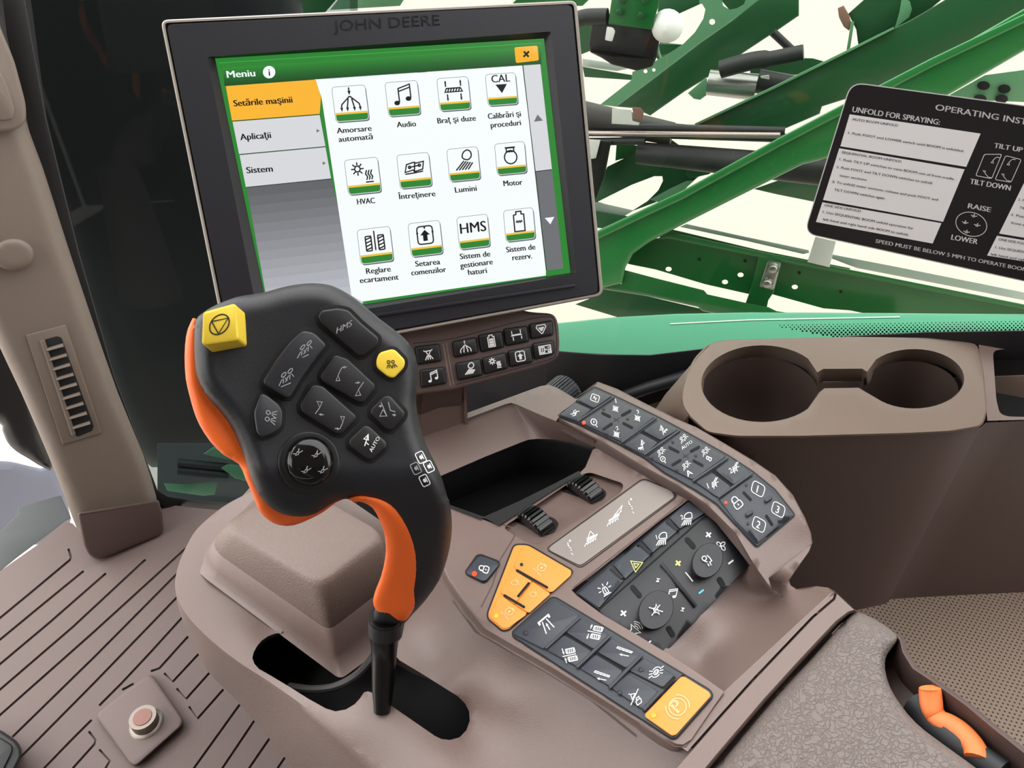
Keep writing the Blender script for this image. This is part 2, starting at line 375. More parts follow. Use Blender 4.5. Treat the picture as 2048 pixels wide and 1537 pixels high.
IC = {
 'spread': arrow(0, 1, 0, .45, .3) + [('s', [(0, .3), (-.75, -.35), (-.8, -.6)]), ('s', [(0, .3), (.75, -.35), (.8, -.6)]), ('s', [(-.15, .1), (-.3, -.6)]), ('s', [(.15, .1), (.3, -.6)])] + [('f', [(x - .13, -.6), (x + .13, -.6), (x, -.95)]) for x in (-.8, -.3, .3, .8)],
 'music': [('d', circ(-.55, -.65, .26, 12, .2)), ('d', circ(.5, -.35, .26, 12, .2)), ('s', [(-.33, -.6), (-.33, .55), (.72, .85), (.72, -.3)]), ('s', [(-.33, .3), (.72, .6)])],
 'boomarrows': [('o', [(-.8, -.12), (.8, -.12), (.65, .2), (-.65, .2)])] + [('s', [(x, -.1), (x + .12, .18)]) for x in (-.55, -.3, -.05, .2, .45)] + arrow(-.7, .35, -.7, .85) + arrow(.7, .35, .7, .85) + arrow(-.6, -.3, -.6, -.85) + arrow(.65, -.3, .65, -.85),
 'cal': [('t', 'CAL', 0, .35, .75), ('f', [(-.55, .15), (.55, .15), (0, -.65)])],
 'hvac': [('o', circ(-.4, .3, .26, 6))] + [('s', [(-.4 + .3 * math.cos(a), .3 + .3 * math.sin(a)), (-.4 + .55 * math.cos(a), .3 + .55 * math.sin(a))]) for a in np.arange(8) * math.pi / 4] + [('s', [(x, -.65), (x + .1, -.4), (x - .05, -.15), (x + .08, .15)]) for x in (.3, .52, .74)] + [('s', [(.2, -.82), (.9, -.82)])],
 'book': [('o', [(-.85, -.4), (-.1, -.25), (0, -.4), (.75, -.25), (.9, .4), (.2, .3), (.05, .4), (-.65, .25)]), ('s', [(-.85, -.55), (0, -.5), (.78, -.42)]), ('s', [(0, -.4), (.1, .35)]), ('s', [(-.4, 0), (.5, .1)]), ('o', circ(.5, .1, .1, 8)), ('o', circ(-.4, 0, .1, 8))],
 'tri': tri_boom(1), 'lamp': [('o', cr([(-.05, .25), (.05, .7), (.45, .9), (.75, .7), (.75, .3), (.4, .05)], 3))] + [('s', [(.05 + .2 * k, -.02 - .05 * k), (-.75 + .28 * k, -.8)]) for k in range(5)],
 'lamp2': [('o', cr([(-.45, .1), (-.5, .6), (-.1, .9), (.4, .8), (.55, .3), (.5, .05)], 3))] + [('s', [(-.4 + .22 * k, -.1), (-.75 + .32 * k, -.9)]) for k in range(5)],
 'engine': [('o', circ(0, -.2, .6, 18)), ('o', [(-.36, .3), (-.36, .65), (.36, .65), (.36, .3)]), ('s', [(-.5, .68), (.5, .68)])],
 'tires': tire(-.8, -.7, -.3, .5) + tire(.3, -.7, .8, .5) + [('s', [(0, -.7), (0, .9)])],
 'control': [('o', rrect(-.7, -.75, .7, .75, .3)), ('f', [(-.45, 0), (.45, 0), (0, .45)]), ('f', rect(-.2, -.5, .2, .05)), ('d', circ(0, .62, .09, 8)), ('d', circ(-.7, .2, .1, 6)), ('d', circ(.7, .2, .1, 6))],
 'hms': [('t', 'HMS', 0, -.35, 1.0)],
 'tank': [('o', [(-.5, -.9), (.5, -.9), (.5, .6), (.25, .65), (.25, .9), (-.25, .9), (-.25, .65), (-.5, .6)]), ('s', [(-.3, -.1), (-.2, .05), (-.1, -.1), (0, .05), (.1, -.1), (.2, .05), (.3, -.1)])],
 'tankfull': [('o', [(-.5, -.9), (.5, -.9), (.5, .6), (.25, .65), (.25, .9), (-.25, .9), (-.25, .65), (-.5, .6)])] + [('o', rect(x, y, x + .22, y + .2)) for x in (-.28, .06) for y in (-.7, -.3, .1)],
 'rinse': [('o', [(-.3, .4), (.3, .4), (.2, 0), (0, -.15), (-.2, 0)]), ('s', [(-.7, .55), (-.35, .3)]), ('s', [(.7, .55), (.35, .3)])] + [('s', [(x * .3, -.25), (x, -.95)]) for x in (-.6, -.2, .2, .6)],
 'boom2': [('f', [(-.9, -.1), (.9, -.1), (.7, .15), (-.7, .15)]), ('s', [(-.65, .2), (-.65, .7)]), ('s', [(-.55, -.8), (-.55, -.2)]), ('s', [(.7, .2), (.7, .8)]), ('s', [(.75, -.7), (.75, -.2)])],
 'funnel': [('o', [(-.75, .3), (-.6, .65), (.6, .65), (.75, .3), (.1, -.65), (-.1, -.65)]), ('f', [(-.5, .3), (.5, .3), (.1, -.3), (-.1, -.3)])],
 'panel': [('o', rect(-.9, -.6, .9, .6)), ('o', rect(-.7, -.4, -.1, .4)), ('s', [(-.4, .3), (-.4, -.3)]), ('d', circ(.15, 0, .14, 8)), ('o', rect(.45, -.4, .75, 0)), ('s', [(.4, .3), (.8, .3)])],
 'cam': [('o', rrect(-.75, -.6, .75, .6, .3)), ('s', [(-.35, -.2), (-.1, .25), (.1, -.25), (.35, .2)]), ('s', [(-.35, .3), (.3, -.35)])],
 'swirl': [('s', [(-.8, -.45), (-.35, -.3), (-.2, .3), (.1, .6)]), ('s', [(-.4, -.7), (.1, -.4), (.2, .3), (.8, .5)]), ('s', [(-.2, -.2), (.4, .1)]), ('s', [(-.1, .1), (.25, -.35)])],
 'mag': [('o', circ(-.1, .1, .55, 16)), ('s', [(.3, -.32), (.65, -.65)]), ('f', rect(-.2, -.1, 0, .35))],
 'cross1': [('o', circ(0, -.15, .5, 14)), ('o', rect(-.22, -.35, .22, .05)), ('s', [(-.65, -.75), (.65, .45)]), ('s', [(.65, -.75), (-.65, .45)])],
 'boomr': tri_boom(1) + [('o', circ(.35, -.2, .1, 8)), ('o', circ(.65, -.1, .1, 8))],
 'boomL': boom(1), 'boomR': boom(-1),
 'noz2': nozzle(-.4, .1, .8, 20) + nozzle(.35, .3, .8, 30),
 'noz3': nozzle(-.1, .35, .7, 80) + nozzle(-.2, -.35, .7, 80),
 'nozar': nozzle(-.35, .2, .8, 15) + nozzle(.3, .35, .8, 15) + arrow(-.3, -.85, .75, -.85),
 'cam2': [('o', rect(-.4, -.5, .35, .3)), ('o', rect(-.2, -.25, .15, .05)), ('s', [(.4, .3), (.8, .7)]), ('s', [(.4, -.1), (.9, -.2)]), ('s', [(.3, -.5), (.5, -.9)]), ('s', [(-.1, -.55), (-.15, -.95)]), ('s', [(0, .35), (.5, .8)])],
 'lock': [('o', rrect(-.6, -.85, .6, .1, .3)), ('s', [(-.42, .1), (-.42, .5)] + arc(0, .5, .42, 180, 0, 9) + [(.42, .1)]), ('s', [(0, -.2), (0, -.5)])],
 'plus': [('s', [(-.7, 0), (.7, 0)]), ('s', [(0, -.7), (0, .7)])],
 'minus': [('s', [(-.7, 0), (.7, 0)])],
 'fan': [('o', [(x + .38 * math.cos(a), y + .26 * math.sin(a)) for a in np.arange(10) * .628]) for x, y in ((.42, .1), (-.42, -.1))] + [('o', [(x + .26 * math.cos(a), y + .38 * math.sin(a)) for a in np.arange(10) * .628]) for x, y in ((.1, -.45), (-.1, .45))],
 'seat': [('s', [(.1, .7), (.35, .3), (.5, -.2), (.2, -.3), (.25, -.75)]), ('o', circ(-.35, .4, .3, 10)), ('s', [(-.5, .1), (-.1, -.2)]), ('s', [(-.1, -.4), (-.05, -.8)])],
 'mute': [('o', [(-.3, -.3), (0, -.3), (.25, -.7), (.25, .75), (0, .3), (-.3, .3)]), ('s', [(-.8, .6), (.8, -.5)]), ('s', [(-.8, -.55), (.7, .5)])],
 'speaker': [('o', [(-.75, -.4), (-.35, -.4), (.05, -.8), (.05, .7), (-.35, .3), (-.75, .3)])] + [('s', arc(-.1, 0, r, -48, 48, 8)) for r in (.4, .65, .9)],
 'skip': [('f', [(-.5, .5), (-.5, -.5), (.3, 0)]), ('s', [(.45, -.5), (.45, .5)])],
 'hazard': [('o', [(-.85, -.7), (.85, -.7), (0, .8)]), ('o', [(-.35, -.4), (.35, -.4), (0, .25)])],
 'beacon': [('o', [(-.35, -.5), (.35, -.5), (.35, .1), (.2, .4), (-.2, .4), (-.35, .1)]), ('s', [(-.6, -.7), (.6, -.7)]), ('s', [(0, .3), (0, -.4)]), ('s', [(-.6, .1), (-1, .1)]), ('s', [(-.5, .5), (-.85, .8)]), ('s', [(0, .6), (0, 1)]), ('s', [(.5, .5), (.85, .8)]), ('s', [(.6, .1), (1, .1)])],
 'fold': [('f', [(-.85, .8), (.85, .8), (.85, .35), (.6, .35), (.6, .6), (-.6, .6), (-.6, .35), (-.85, .35)]), ('s', [(-.3, .5), (-.6, -.9)]), ('s', [(.3, .5), (.6, -.9)])] + arrow(0, -.8, 0, .1, .35),
 'track': tire(-.75, -.8, -.2, .3) + tire(.3, -.8, .85, .3) + [('s', [(.05, -.8), (.05, .9)])] + arrow(-.3, .65, -.95, .65, .3) + arrow(.4, .65, .95, .65, .3),
 'trackin': tire(-.75, -.8, -.2, .3) + tire(.3, -.8, .85, .3) + [('s', [(.05, -.8), (.05, .9)])] + arrow(-.95, .65, -.2, .65, .3) + arrow(.95, .65, .3, .65, .3),
 'ladder': [('o', [(.3, .9), (.5, .9), (-.2, -.9), (-.4, -.9)])] + [('s', [(-.25 + .18 * k, -.7 + .42 * k), (-.08 + .18 * k, -.75 + .42 * k)]) for k in range(4)] + [('s', [(.3, -.9), (.85, .1)])] + arrow(.75, -.1, .85, .15, .35),
 'diff': [('o', circ(0, 0, .32, 12)), ('s', arc(0, 0, .62, 40, 140, 8)), ('s', arc(0, 0, .62, 220, 320, 8))] + [('s', [(x * .5, y * .25), (x, y * .45)]) for x in (-.95, .95) for y in (-1, .0, 1)] + [('t', '0', 0, -.2, .6)],
 'steer': [('o', [(-.5, .1), (.1, .5), (-.5, .75)]), ('s', [(-.5, .75), (-.75, .95)]), ('s', [(-.9, -.4), (.7, .75)]), ('o', rrect(-.1, -.95, .6, -.4, .1)), ('s', [(.05, -.4), (.05, -.1), (.45, -.1), (.45, -.4)])],
 'park': [('o', circ(0, 0, .66, 26)), ('s', arc(0, 0, .92, 130, 230, 10)), ('s', arc(0, 0, .92, -50, 50, 10)), ('t', 'P', 0, -.38, 1.1)],
 'rpm': [('o', circ(-.05, .15, .5, 16)), ('f', [(-.2, .0), (.1, .0), (-.05, .5)]), ('s', [(-.7, .5), (-.45, .6)]), ('s', [(-.3, .75), (.3, .75)]), ('t', 'n/min', .1, -.85, .5)],
 'rpm2': [('o', circ(0, 0, .5, 16)), ('s', [(-.4, .65), (.4, .65)]), ('s', [(.5, .3), (.85, .6)])],
 'stop': [('o', circ(0, 0, .95, 28)), ('o', [(-.8, .45), (.8, .45), (0, -.9)])],
 'foldL': [('o', [(-.3, -.6), (.1, -.6), (-.1, 0)]), ('s', [(-.1, 0), (.25, .75)])] + arrow(.8, .75, .3, .75, .3),
 'foldR': [('o', [(-.3, -.6), (.25, -.6), (-.02, 0)]), ('s', [(-.02, 0), (.5, .75)])] + arrow(-.4, .75, .1, .75, .3),
 'both': [('s', [(-.7, .8), (.0, -.5)]), ('o', [(-.7, -.6), (0, -.5), (-.45, .1)]), ('s', [(0, .9), (.3, .1), (.8, .0)])] + arrow(-.9, .35, -.55, .5, .3) + arrow(.9, -.35, .55, -.3, .3),
 'auto': [('o', [(-.5, -.1), (.5, -.1), (0, .9)]), ('s', [(0, .3), (.2, -.6)]), ('t', 'AUTO', .1, -1.0, .6)],
 'rb': [('o', rrect(-.8, -.8, .8, .8, .35)), ('d', circ(0, 0, .3, 10)), ('s', [(-.4, .4), (.4, .4)])],
 'raise': [('o', [(-.25, -.2), (.25, -.2), (.15, .3), (-.15, .3)]), ('s', [(-.8, .25), (-.3, .05)]), ('s', [(.3, .05), (.8, .25)])] + arrow(.0, .35, .0, .85, .3),
 'seg': [('s', [(-.9, .35), (-.55, .0)]), ('d', circ(-.4, .05, .12, 6)), ('s', [(-.2, -.1), (.1, .1)]), ('d', circ(.25, -.15, .12, 6)), ('s', [(.55, -.45), (.95, -.45)]), ('s', [(-.95, .75), (-.55, .75)]), ('s', [(-.75, .55), (-.75, .95)])],
 'info': [('d', circ(0, 0, .9, 20))],
}
def icon(mb, S, name, c, ux, uy, h, m, w=2.0, items=None):
    "symbol centred on pixel c; ux, uy: pixel vectors of half its width to the right and half its height up"
    T = lambda P: [(c[0] + x * ux[0] + y * uy[0], c[1] + x * ux[1] + y * uy[1]) for x, y in P]
    for it in items or IC[name]:
        if it[0] == 's': mb.stroke(S, T(it[1]), w, h, m)
        elif it[0] == 'o': mb.stroke(S, T(it[1]), w, h, m, True)
        elif it[0] in 'fd': mb.fill(S, T(it[1]), h, m)
        elif it[0] == 't':
            p = T([(it[2], it[3])])[0]; text(mb, S, it[1], p, (ux[0] * it[4] * 1.3, ux[1] * it[4] * 1.3), (uy[0] * it[4] * 1.3, uy[1] * it[4] * 1.3), h, m, 'c', .02)
def uv(ax, ay, r, ry=None):
    "scale two pixel directions to half sizes"
    a, b = math.hypot(*ax), math.hypot(*ay); ry = ry or r
    return (ax[0] / a * r, ax[1] / a * r), (ay[0] / b * ry, ay[1] / b * ry)
# ------------------------------------------------------------------ armrest console
AO = CAM + ray(1200, 1300) * .42
ARM = Plane(AO, (-.2366, 0, .9698))
AN = ARM.n
console = thing('armrest_console', 'brown plastic armrest console covered with keypads, dials and a black storage bin', 'armrest console', (-.16, .25, 0))
ridge = [(868, 1092), (900, 1158), (938, 1214), (973, 1255), (1040, 1294), (1105, 1331), (1200, 1391), (1281, 1443), (1330, 1476), (1352, 1488), (1366, 1490), (1382, 1480)]
strip_l = [(1117, 836), (1160, 860), (1205, 883), (1281, 929), (1357, 971), (1414, 1009), (1471, 1066), (1509, 1131), (1544, 1180), (1567, 1192)]
strip_lb = [(1117, 858), (1150, 877), (1193, 897), (1281, 948), (1346, 986), (1380, 1003), (1433, 1047), (1494, 1123), (1525, 1165), (1567, 1193)]
strip_r = [(1194, 765), (1232, 779), (1290, 809), (1349, 838), (1391, 856), (1443, 886), (1505, 923), (1549, 953), (1584, 992), (1608, 1037), (1620, 1068), (1623, 1088)]
strip_hf = tps([(1119, 830, .007), (1194, 768, .007), (1205, 883, .008), (1290, 809, .009), (1281, 929, .008), (1391, 856, .012), (1357, 971, .009), (1505, 923, .012), (1414, 1009, .008), (1471, 1066, .003), (1584, 992, .006), (1509, 1131, -.006), (1544, 1180, -.014), (1567, 1192, -.016), (1608, 1037, -.001), (1623, 1088, -.012), (1537, 1157, -.012)])
STRIP = ARM.sub(strip_hf)
body = MB(); P = 'plastic'
# main deck, with the thumbwheel bay let into it
deck = ridge + [(1415, 1432), (1448, 1384), (1400, 1350), (1340, 1311), (1270, 1268), (1208, 1232), (1155, 1193), (1143, 1181)] + [(1200, 1138), (1260, 1090), (1320, 1042), (1376, 1001)] + strip_lb[2:5][::-1][0:] + [(1186, 899), (1179, 916), (1171, 935), (1159, 947), (1110, 977), (1060, 1010), (998, 1051), (964, 1039), (930, 1025), (899, 1012), (866, 1000)]
bay = rp([(1005, 1056), (1163, 950), (1180, 945), (1248, 968), (1243, 985), (1075, 1092), (1050, 1085)], 12)
body.patch(ARM, dens(deck, 18), P, holes=[bay], sp=22, hskirt=.004)
body.patch(ARM, bay, P, sp=0, h=-.004)
# ledge from the ridge down to the lower left body
h_left = tps([(868, 1092, -.012), (938, 1214, -.012), (1040, 1294, -.012), (1200, 1391, -.012), (1352, 1488, -.012), (1382, 1480, -.01), (850, 1150, -.03), (900, 1350, -.034), (1000, 1400, -.026), (1100, 1450, -.027), (1250, 1537, -.026), (1350, 1600, -.022), (790, 1295, -.042), (940, 1430, -.047), (860, 1320, -.044), (700, 1450, -.052), (840, 1480, -.05),
              (560, 1360, -.064), (352, 1164, -.036), (392, 1061, -.028), (499, 986, -.02), (410, 1150, -.039), (480, 1205, -.051), (476, 1324, -.06), (500, 1290, -.058), (678, 1473, -.06), (760, 1537, -.062), (900, 1537, -.05), (900, 1620, -.06), (545, 1255, -.062), (560, 1000, -.02), (700, 1000, -.02), (1180, 1620, -.04)])
LEFT = ARM.sub(h_left)
led = [(x - 7, y + 9) for x, y in ridge]; led2 = [(x - 12, y + 15) for x, y in ridge]
body.loft([[ARM.pt(x, y) for x, y in ridge], [ARM.pt(x - 3, y + 3, -.0008) for x, y in ridge], [ARM.pt(x, y, -.008) for x, y in led], [LEFT.pt(x, y) for x, y in led2]], P, False)
rim = [(499, 986), (470, 1000), (445, 1015), (418, 1036), (392, 1061), (376, 1087), (365, 1110), (356, 1137), (352, 1164), (354, 1188), (361, 1210), (381, 1240), (423, 1282), (476, 1324), (541, 1366), (617, 1420), (678, 1473), (747, 1537), (800, 1600), (830, 1640)]
C3 = Z(350, 950, 2.618)
slot = C3((405, 960), (412, 930), (430, 897), (455, 868), (487, 846), (525, 832), (558, 829), (578, 790), (610, 690), (760, 560), (950, 520), (1195, 600), (1200, 790), (1188, 850), (1155, 895), (1146, 915), (1148, 940), (1175, 972), (1280, 1035), (1400, 1110), (1480, 1160), (1520, 1200), (1540, 1240), (1543, 1290), (1525, 1340), (1490, 1376), (1440, 1390), (1395, 1385), (1360, 1368), (1240, 1285), (1110, 1195), (1035, 1143), (1010, 1135), (990, 1140), (970, 1170), (940, 1203), (895, 1230), (840, 1240), (790, 1225), (700, 1175), (600, 1112), (500, 1052), (440, 1018), (415, 990))
slot = dens(slot, 10)
rim = cr(rim, 3, False); lout = led2[::-1] + [(700, 1000), (560, 965)] + rim + [(1180, 1640), (1420, 1600), (1400, 1500)]
body.patch(LEFT, dens(lout, 16), P, holes=[slot], sp=17, hskirt=.004)
body.loft([[LEFT.pt(x, y, -.004) for x, y in slot], [LEFT.pt(x, y, -.055) for x, y in slot]], 'black_matte')
# rounded rim and the outer side wall that falls below it
low = [(512, 1000), (482, 1012), (458, 1028), (430, 1050), (398, 1080), (380, 1110), (366, 1140), (356, 1170), (353, 1195), (358, 1220), (368, 1248), (385, 1282), (415, 1343), (465, 1393), (495, 1428), (522, 1458), (587, 1537), (640, 1600), (680, 1650), (700, 1690)]
low = cr(low, 3, False)
body.loft([[LEFT.pt(x, y) for x, y in rim], [LEFT.pt(x + (u - x) * .08 - 2, y + (v - y) * .08 + 2, -.004) for (x, y), (u, v) in zip(rim, low)], [LEFT.pt(x + (u - x) * .3, y + (v - y) * .3 + 1, -.014) for (x, y), (u, v) in zip(rim, low)], [LEFT.pt(u, v, -.045) for u, v in low], [LEFT.pt(u, v, -.16) for u, v in low]], P, False)
# front plateau, rim of the bin and its sloping walls
pl_hf = tps([(830, 866, .010), (1080, 774, .010), (1010, 809, .010), (1119, 830, .0075), (1160, 795, .0072), (1117, 845, .007), (830, 878, .010), (1187, 886, .006), (1260, 918, .006)])
PLAT = ARM.sub(pl_hf)
front = [(800, 877), (844, 861), (960, 818), (1080, 774), (1098, 771), (1113, 776), (1150, 798), (1158, 797), (1119, 830), (1117, 836), (1150, 855), (1190, 876), (1260, 912), (1205, 884), (1187, 880), (1135, 853), (1080, 830), (1032, 809), (1022, 806), (1010, 809), (930, 839), (844, 870), (800, 888)]
front = [(800, 877), (844, 861), (960, 818), (1080, 774), (1098, 771), (1113, 776), (1150, 798), (1158, 797), (1119, 830), (1117, 836), (1112, 843), (1080, 830), (1032, 809), (1022, 806), (1010, 809), (930, 839), (844, 870), (800, 888)]
body.patch(PLAT, dens(front, 14), P, sp=16)
fo = [(800, 877), (844, 861), (960, 818), (1080, 774), (1098, 771), (1113, 776), (1150, 798), (1194, 766)]
body.loft([[PLAT.pt(x, y) for x, y in fo], [PLAT.pt(x, y - 1, -.003) for x, y in fo], [PLAT.pt(x, y, -.12) for x, y in fo]], P, False)
ir = [(800, 888), (844, 870), (930, 839), (1005, 811), (1022, 806), (1032, 809), (1080, 830), (1112, 843), (1150, 862), (1187, 881)]
lr = [(838, 972), (880, 955), (970, 916), (1040, 888), (1056, 882), (1075, 880), (1109, 881), (1140, 886), (1165, 892), (1186, 898)]
hin = lambda x: .010 if x < 1110 else .008
body.loft([[ARM.pt(x, y, hin(x)) for x, y in ir], [ARM.pt(x + 1, y + 4, hin(x) - .002) for x, y in ir], [ARM.pt(x, y - 2, -.010) for x, y in lr], [ARM.pt(x, y, -.014) for x, y in lr]], P, False)
# strip: top, walls, end neck
st = [(1119, 829)] + [(1150, 802)] + strip_r + [(1590, 1115), (1537, 1157)] + strip_l[::-1][1:]
body.patch(STRIP, dens(st, 14), P, sp=14)
body.loft([[STRIP.pt(x, y) for x, y in strip_l], [STRIP.pt(x - 1, y + 4, -.001) for x, y in strip_l], [ARM.pt(x, y, .0 + min(0, strip_hf(a, b) * .95)) for (x, y), (a, b) in zip(strip_lb, strip_l)]], 'plastic_dark', False)  # side wall turned from the light, its shade put into darker plastic
so_ = [(1119, 829), (1150, 802)] + strip_r
body.loft([[STRIP.pt(x, y) for x, y in so_], [STRIP.pt(x + 2, y - 1, -.002) for x, y in so_], [STRIP.pt(x + 2, y, -.05) for x, y in so_]], P, False)
TRAY = ARM.sub(tps([(1325, 1307, -.016), (1410, 1225, -.016), (1496, 1135, -.016), (1525, 1165, -.020), (1567, 1192, -.020), (1400, 1330, -.026), (1490, 1240, -.028), (1560, 1190, -.028), (1448, 1384, -.002), (1530, 1310, -.002), (1603, 1240, -.002), (1661, 1185, -.002), (1632, 1176, -.012), (1592, 1180, -.018), (1577, 1161, -.016), (1537, 1157, -.012), (1623, 1088, -.0125), (1340, 1311, -.018)]))
tray = [(1322, 1306), (1380, 1250), (1440, 1190), (1497, 1133), (1512, 1135), (1530, 1158), (1537, 1157), (1590, 1115), (1623, 1088), (1618, 1103), (1595, 1135), (1577, 1161), (1580, 1172), (1592, 1180), (1632, 1174), (1655, 1177), (1668, 1186), (1661, 1192), (1603, 1242), (1530, 1309), (1448, 1386), (1400, 1352), (1340, 1313)]
body.patch(TRAY, dens(tray, 13), P, sp=13)
ne = [(1623, 1088), (1618, 1103), (1595, 1135), (1577, 1161), (1580, 1172), (1592, 1180), (1632, 1174), (1655, 1177), (1669, 1185)]
body.loft([[TRAY.pt(x, y) for x, y in ne], [TRAY.pt(x + 1, y - 1, -.003) for x, y in ne], [TRAY.pt(x + 1, y, -.05) for x, y in ne]], P, False)
# cross bar behind the tray
BAR = ARM.sub(lambda x, y: -.001)
seam1 = [(1669, 1186), (1666, 1197), (1623, 1234), (1502, 1361), (1440, 1430), (1384, 1493), (1375, 1504)]
body.patch(BAR, dens([(1448, 1384), (1530, 1308), (1603, 1240), (1661, 1187), (1669, 1186)] + seam1[1:] + [(1352, 1488), (1366, 1490), (1380, 1481), (1415, 1432)], 16), P, sp=18)
seam2 = [(1712, 1222), (1700, 1226), (1675, 1245), (1600, 1325), (1531, 1401), (1433, 1516), (1380, 1580), (1340, 1630)]
seam1b = [(1672, 1188), (1669, 1199), (1626, 1236), (1505, 1363), (1443, 1432), (1380, 1504), (1330, 1560), (1290, 1600)]
body.loft([[BAR.pt(x, y, -.003) for x, y in seam1b], [BAR.pt(x + 2, y + 1, .001) for x, y in seam1b], [BAR.pt(x - 4, y - 2, .001) for x, y in seam2], [BAR.pt(x, y, -.001) for x, y in seam2], [BAR.pt(x + 4, y + 6, -.02) for x, y in seam2]], P, False)
body.loft([[BAR.pt(1669, 1185, 0), BAR.pt(1714, 1221, 0)], [BAR.pt(1669, 1184, -.05), BAR.pt(1714, 1221, -.05)]], P, False)
body.build('console_body', console, 50)
grv = MB()
grv.stroke(ARM, [(896, 1010), (985, 1042), (1030, 1058), (1028, 1075), (1000, 1120), (985, 1170), (962, 1215)], 2.0, .0002, 'plastic_dark', step=14)
for a in (0, 3): grv.stroke(LEFT, dens([(905, 1200 + a), (950, 1262 + a), (1090, 1342 + a), (1180, 1398 + a), (1272, 1472 + a)], 16, False), 1.5, .0004, 'plastic_dark')
grv.stroke(BAR, dens([(1448, 1390), (1400, 1450), (1372, 1494), (1350, 1494), (1280, 1450)], 12, False), 1.4, .0003, 'plastic_dark')
grv.build('seam', console)
# hand rest: smooth base with a grained pad on top
def quadring(pts, r, hs, S=ARM):
    p = rp(pts, r, 6); q = [np.array(v) for v in pts]; out = []
    for k, (x, y) in enumerate(p): out.append(S.pt(x, y, hs[k // 7] if len(hs) == 4 else hs[0]))
    return out
Lb, Fb, Rb, Bb = (390, 1124), (672, 1334), (800, 1240), (560, 940)
Lt, Ft, Rt, Bt = (438, 1050), (640, 1174), (776, 1066), (594, 965)
mx = lambda a, b, t: (a[0] + (b[0] - a[0]) * t, a[1] + (b[1] - a[1]) * t)
hb = MB(); hB = (-.036, -.078, -.07, -.022)
def hring(t, r, grow=0.0, hadd=0.0):
    pts = [mx(Lb, Lt, t), mx(Fb, Ft, t), mx(Rb, Rt, t), mx(Bb, Bt, t)]
    c = np.mean(pts, 0); pts = [tuple(c + (np.array(q) - c) * (1 + grow)) for q in pts]
    return quadring(pts, r, [h * (1 - t) + hadd for h in hB])
hb.loft([hring(-.05, (60, 14, 20, 40), .10), hring(0, (60, 14, 20, 40), .03), hring(.12, (50, 14, 20, 40)), hring(.43, (42, 18, 20, 40)), hring(.44, (42, 18, 20, 40), -.01)], P)
hb.build('hand_rest_base', console, 60)
hp = MB()
hp.loft([hring(.43, (42, 18, 20, 40), -.012), hring(.45, (42, 18, 20, 40), -.002), hring(.84, (40, 26, 24, 40)), hring(.93, (40, 30, 26, 40), -.01), hring(.985, (42, 34, 30, 40), -.04), hring(1.0, (44, 38, 30, 40), -.09)], 'grain', cap1=True)
hp.build('hand_rest_pad', console, 60)
wl = MB(); wl.patch(LEFT, inset(slot, -14), 'black_matte', sp=0, h=-.056)
wl.build('lever_well', console)
wr = MB()
wr.tube([LEFT.pt(x, y, -.03) for x, y in cr(C3((600, 1110), (720, 1125), (840, 1110), (950, 1050), (1040, 950), (1080, 880)), 5, False)], .0028, 'cyl_grey', 8)
wr.build('well_cable', console)
# black storage bin liner
bn = MB(); K = 'liner'
lout_ = [(838, 972), (880, 955), (970, 916), (1040, 888), (1056, 882), (1075, 880), (1109, 881), (1140, 886), (1165, 892), (1186, 898), (1179, 916), (1171, 935), (1157, 944), (1110, 968), (1040, 1003), (967, 1036), (930, 1024), (899, 1012), (866, 1000)]
hl = [-.014] * 10 + [-.008, -.004, -.001, -.001, -.001, -.001, -.001, -.001, -.003]
cen = np.mean(lout_, 0); sk = lambda t, q: [tuple(cen + (np.array(v) - cen) * t + np.array((0, q))) for v in lout_]
bn.loft([[ARM.pt(x, y, h) for (x, y), h in zip(lout_, hl)], [ARM.pt(x, y + 5, h - .003) for (x, y), h in zip(sk(.97, 0), hl)], [ARM.pt(x, y, -.05) for x, y in sk(.95, 48)], [ARM.pt(x, y, -.056) for x, y in sk(.86, 52)]], K, True, False, True)
bn.loft([[ARM.pt(x, y, .0012) for x, y in [(1158, 942), (1110, 967), (1040, 1002), (966, 1035)]], [ARM.pt(x, y, .0012) for x, y in [(1161, 948), (1118, 974), (1060, 1011), (998, 1052)]], [ARM.pt(x, y, -.004) for x, y in [(1162, 950), (1119, 976), (1061, 1013), (998, 1054)]]], K, False)
bn.loft([[ARM.pt(x, y, .001) for x, y in [(866, 998), (899, 1010), (964, 1034)]], [ARM.pt(x, y, .001) for x, y in [(866, 1005), (899, 1016), (964, 1041)]]], K, False)
bn.build('storage_bin', console, 45)
# ridged thumbwheels
def px_axis(S, a, b, h=0): return unit(S.pt(*b, h) - S.pt(*a, h))
wax = px_axis(ARM, (1088, 1072), (1122, 1047))
for (cx, cy, op) in ((1172, 983, [(1122, 982), (1132, 972), (1162, 960), (1206, 978), (1214, 986), (1206, 1000), (1188, 1006), (1180, 1003)]), (1074, 1046, [(1027, 1042), (1036, 1032), (1066, 1020), (1110, 1038), (1118, 1048), (1110, 1064), (1094, 1071), (1084, 1068)])):
    g = MB(); g.patch(ARM, rp(op, 5), 'black_matte', sp=0, h=-.0036)
    g.gear(ARM.pt(cx, cy + 13, -.009), wax, .0155, .0125, 28, 'black_gloss', .1)
    g.build('thumbwheel', console, 25)
g = MB(); g.gear(ARM.pt(1122, 792, -.012), px_axis(ARM, (1100, 800), (1160, 750)), .0155, .02, 34, 'key', .1); g.build('thumbwheel', console, 25, label='large ridged wheel at the front of the console')  # lighter grey stands in for the window's reflection on the ridges
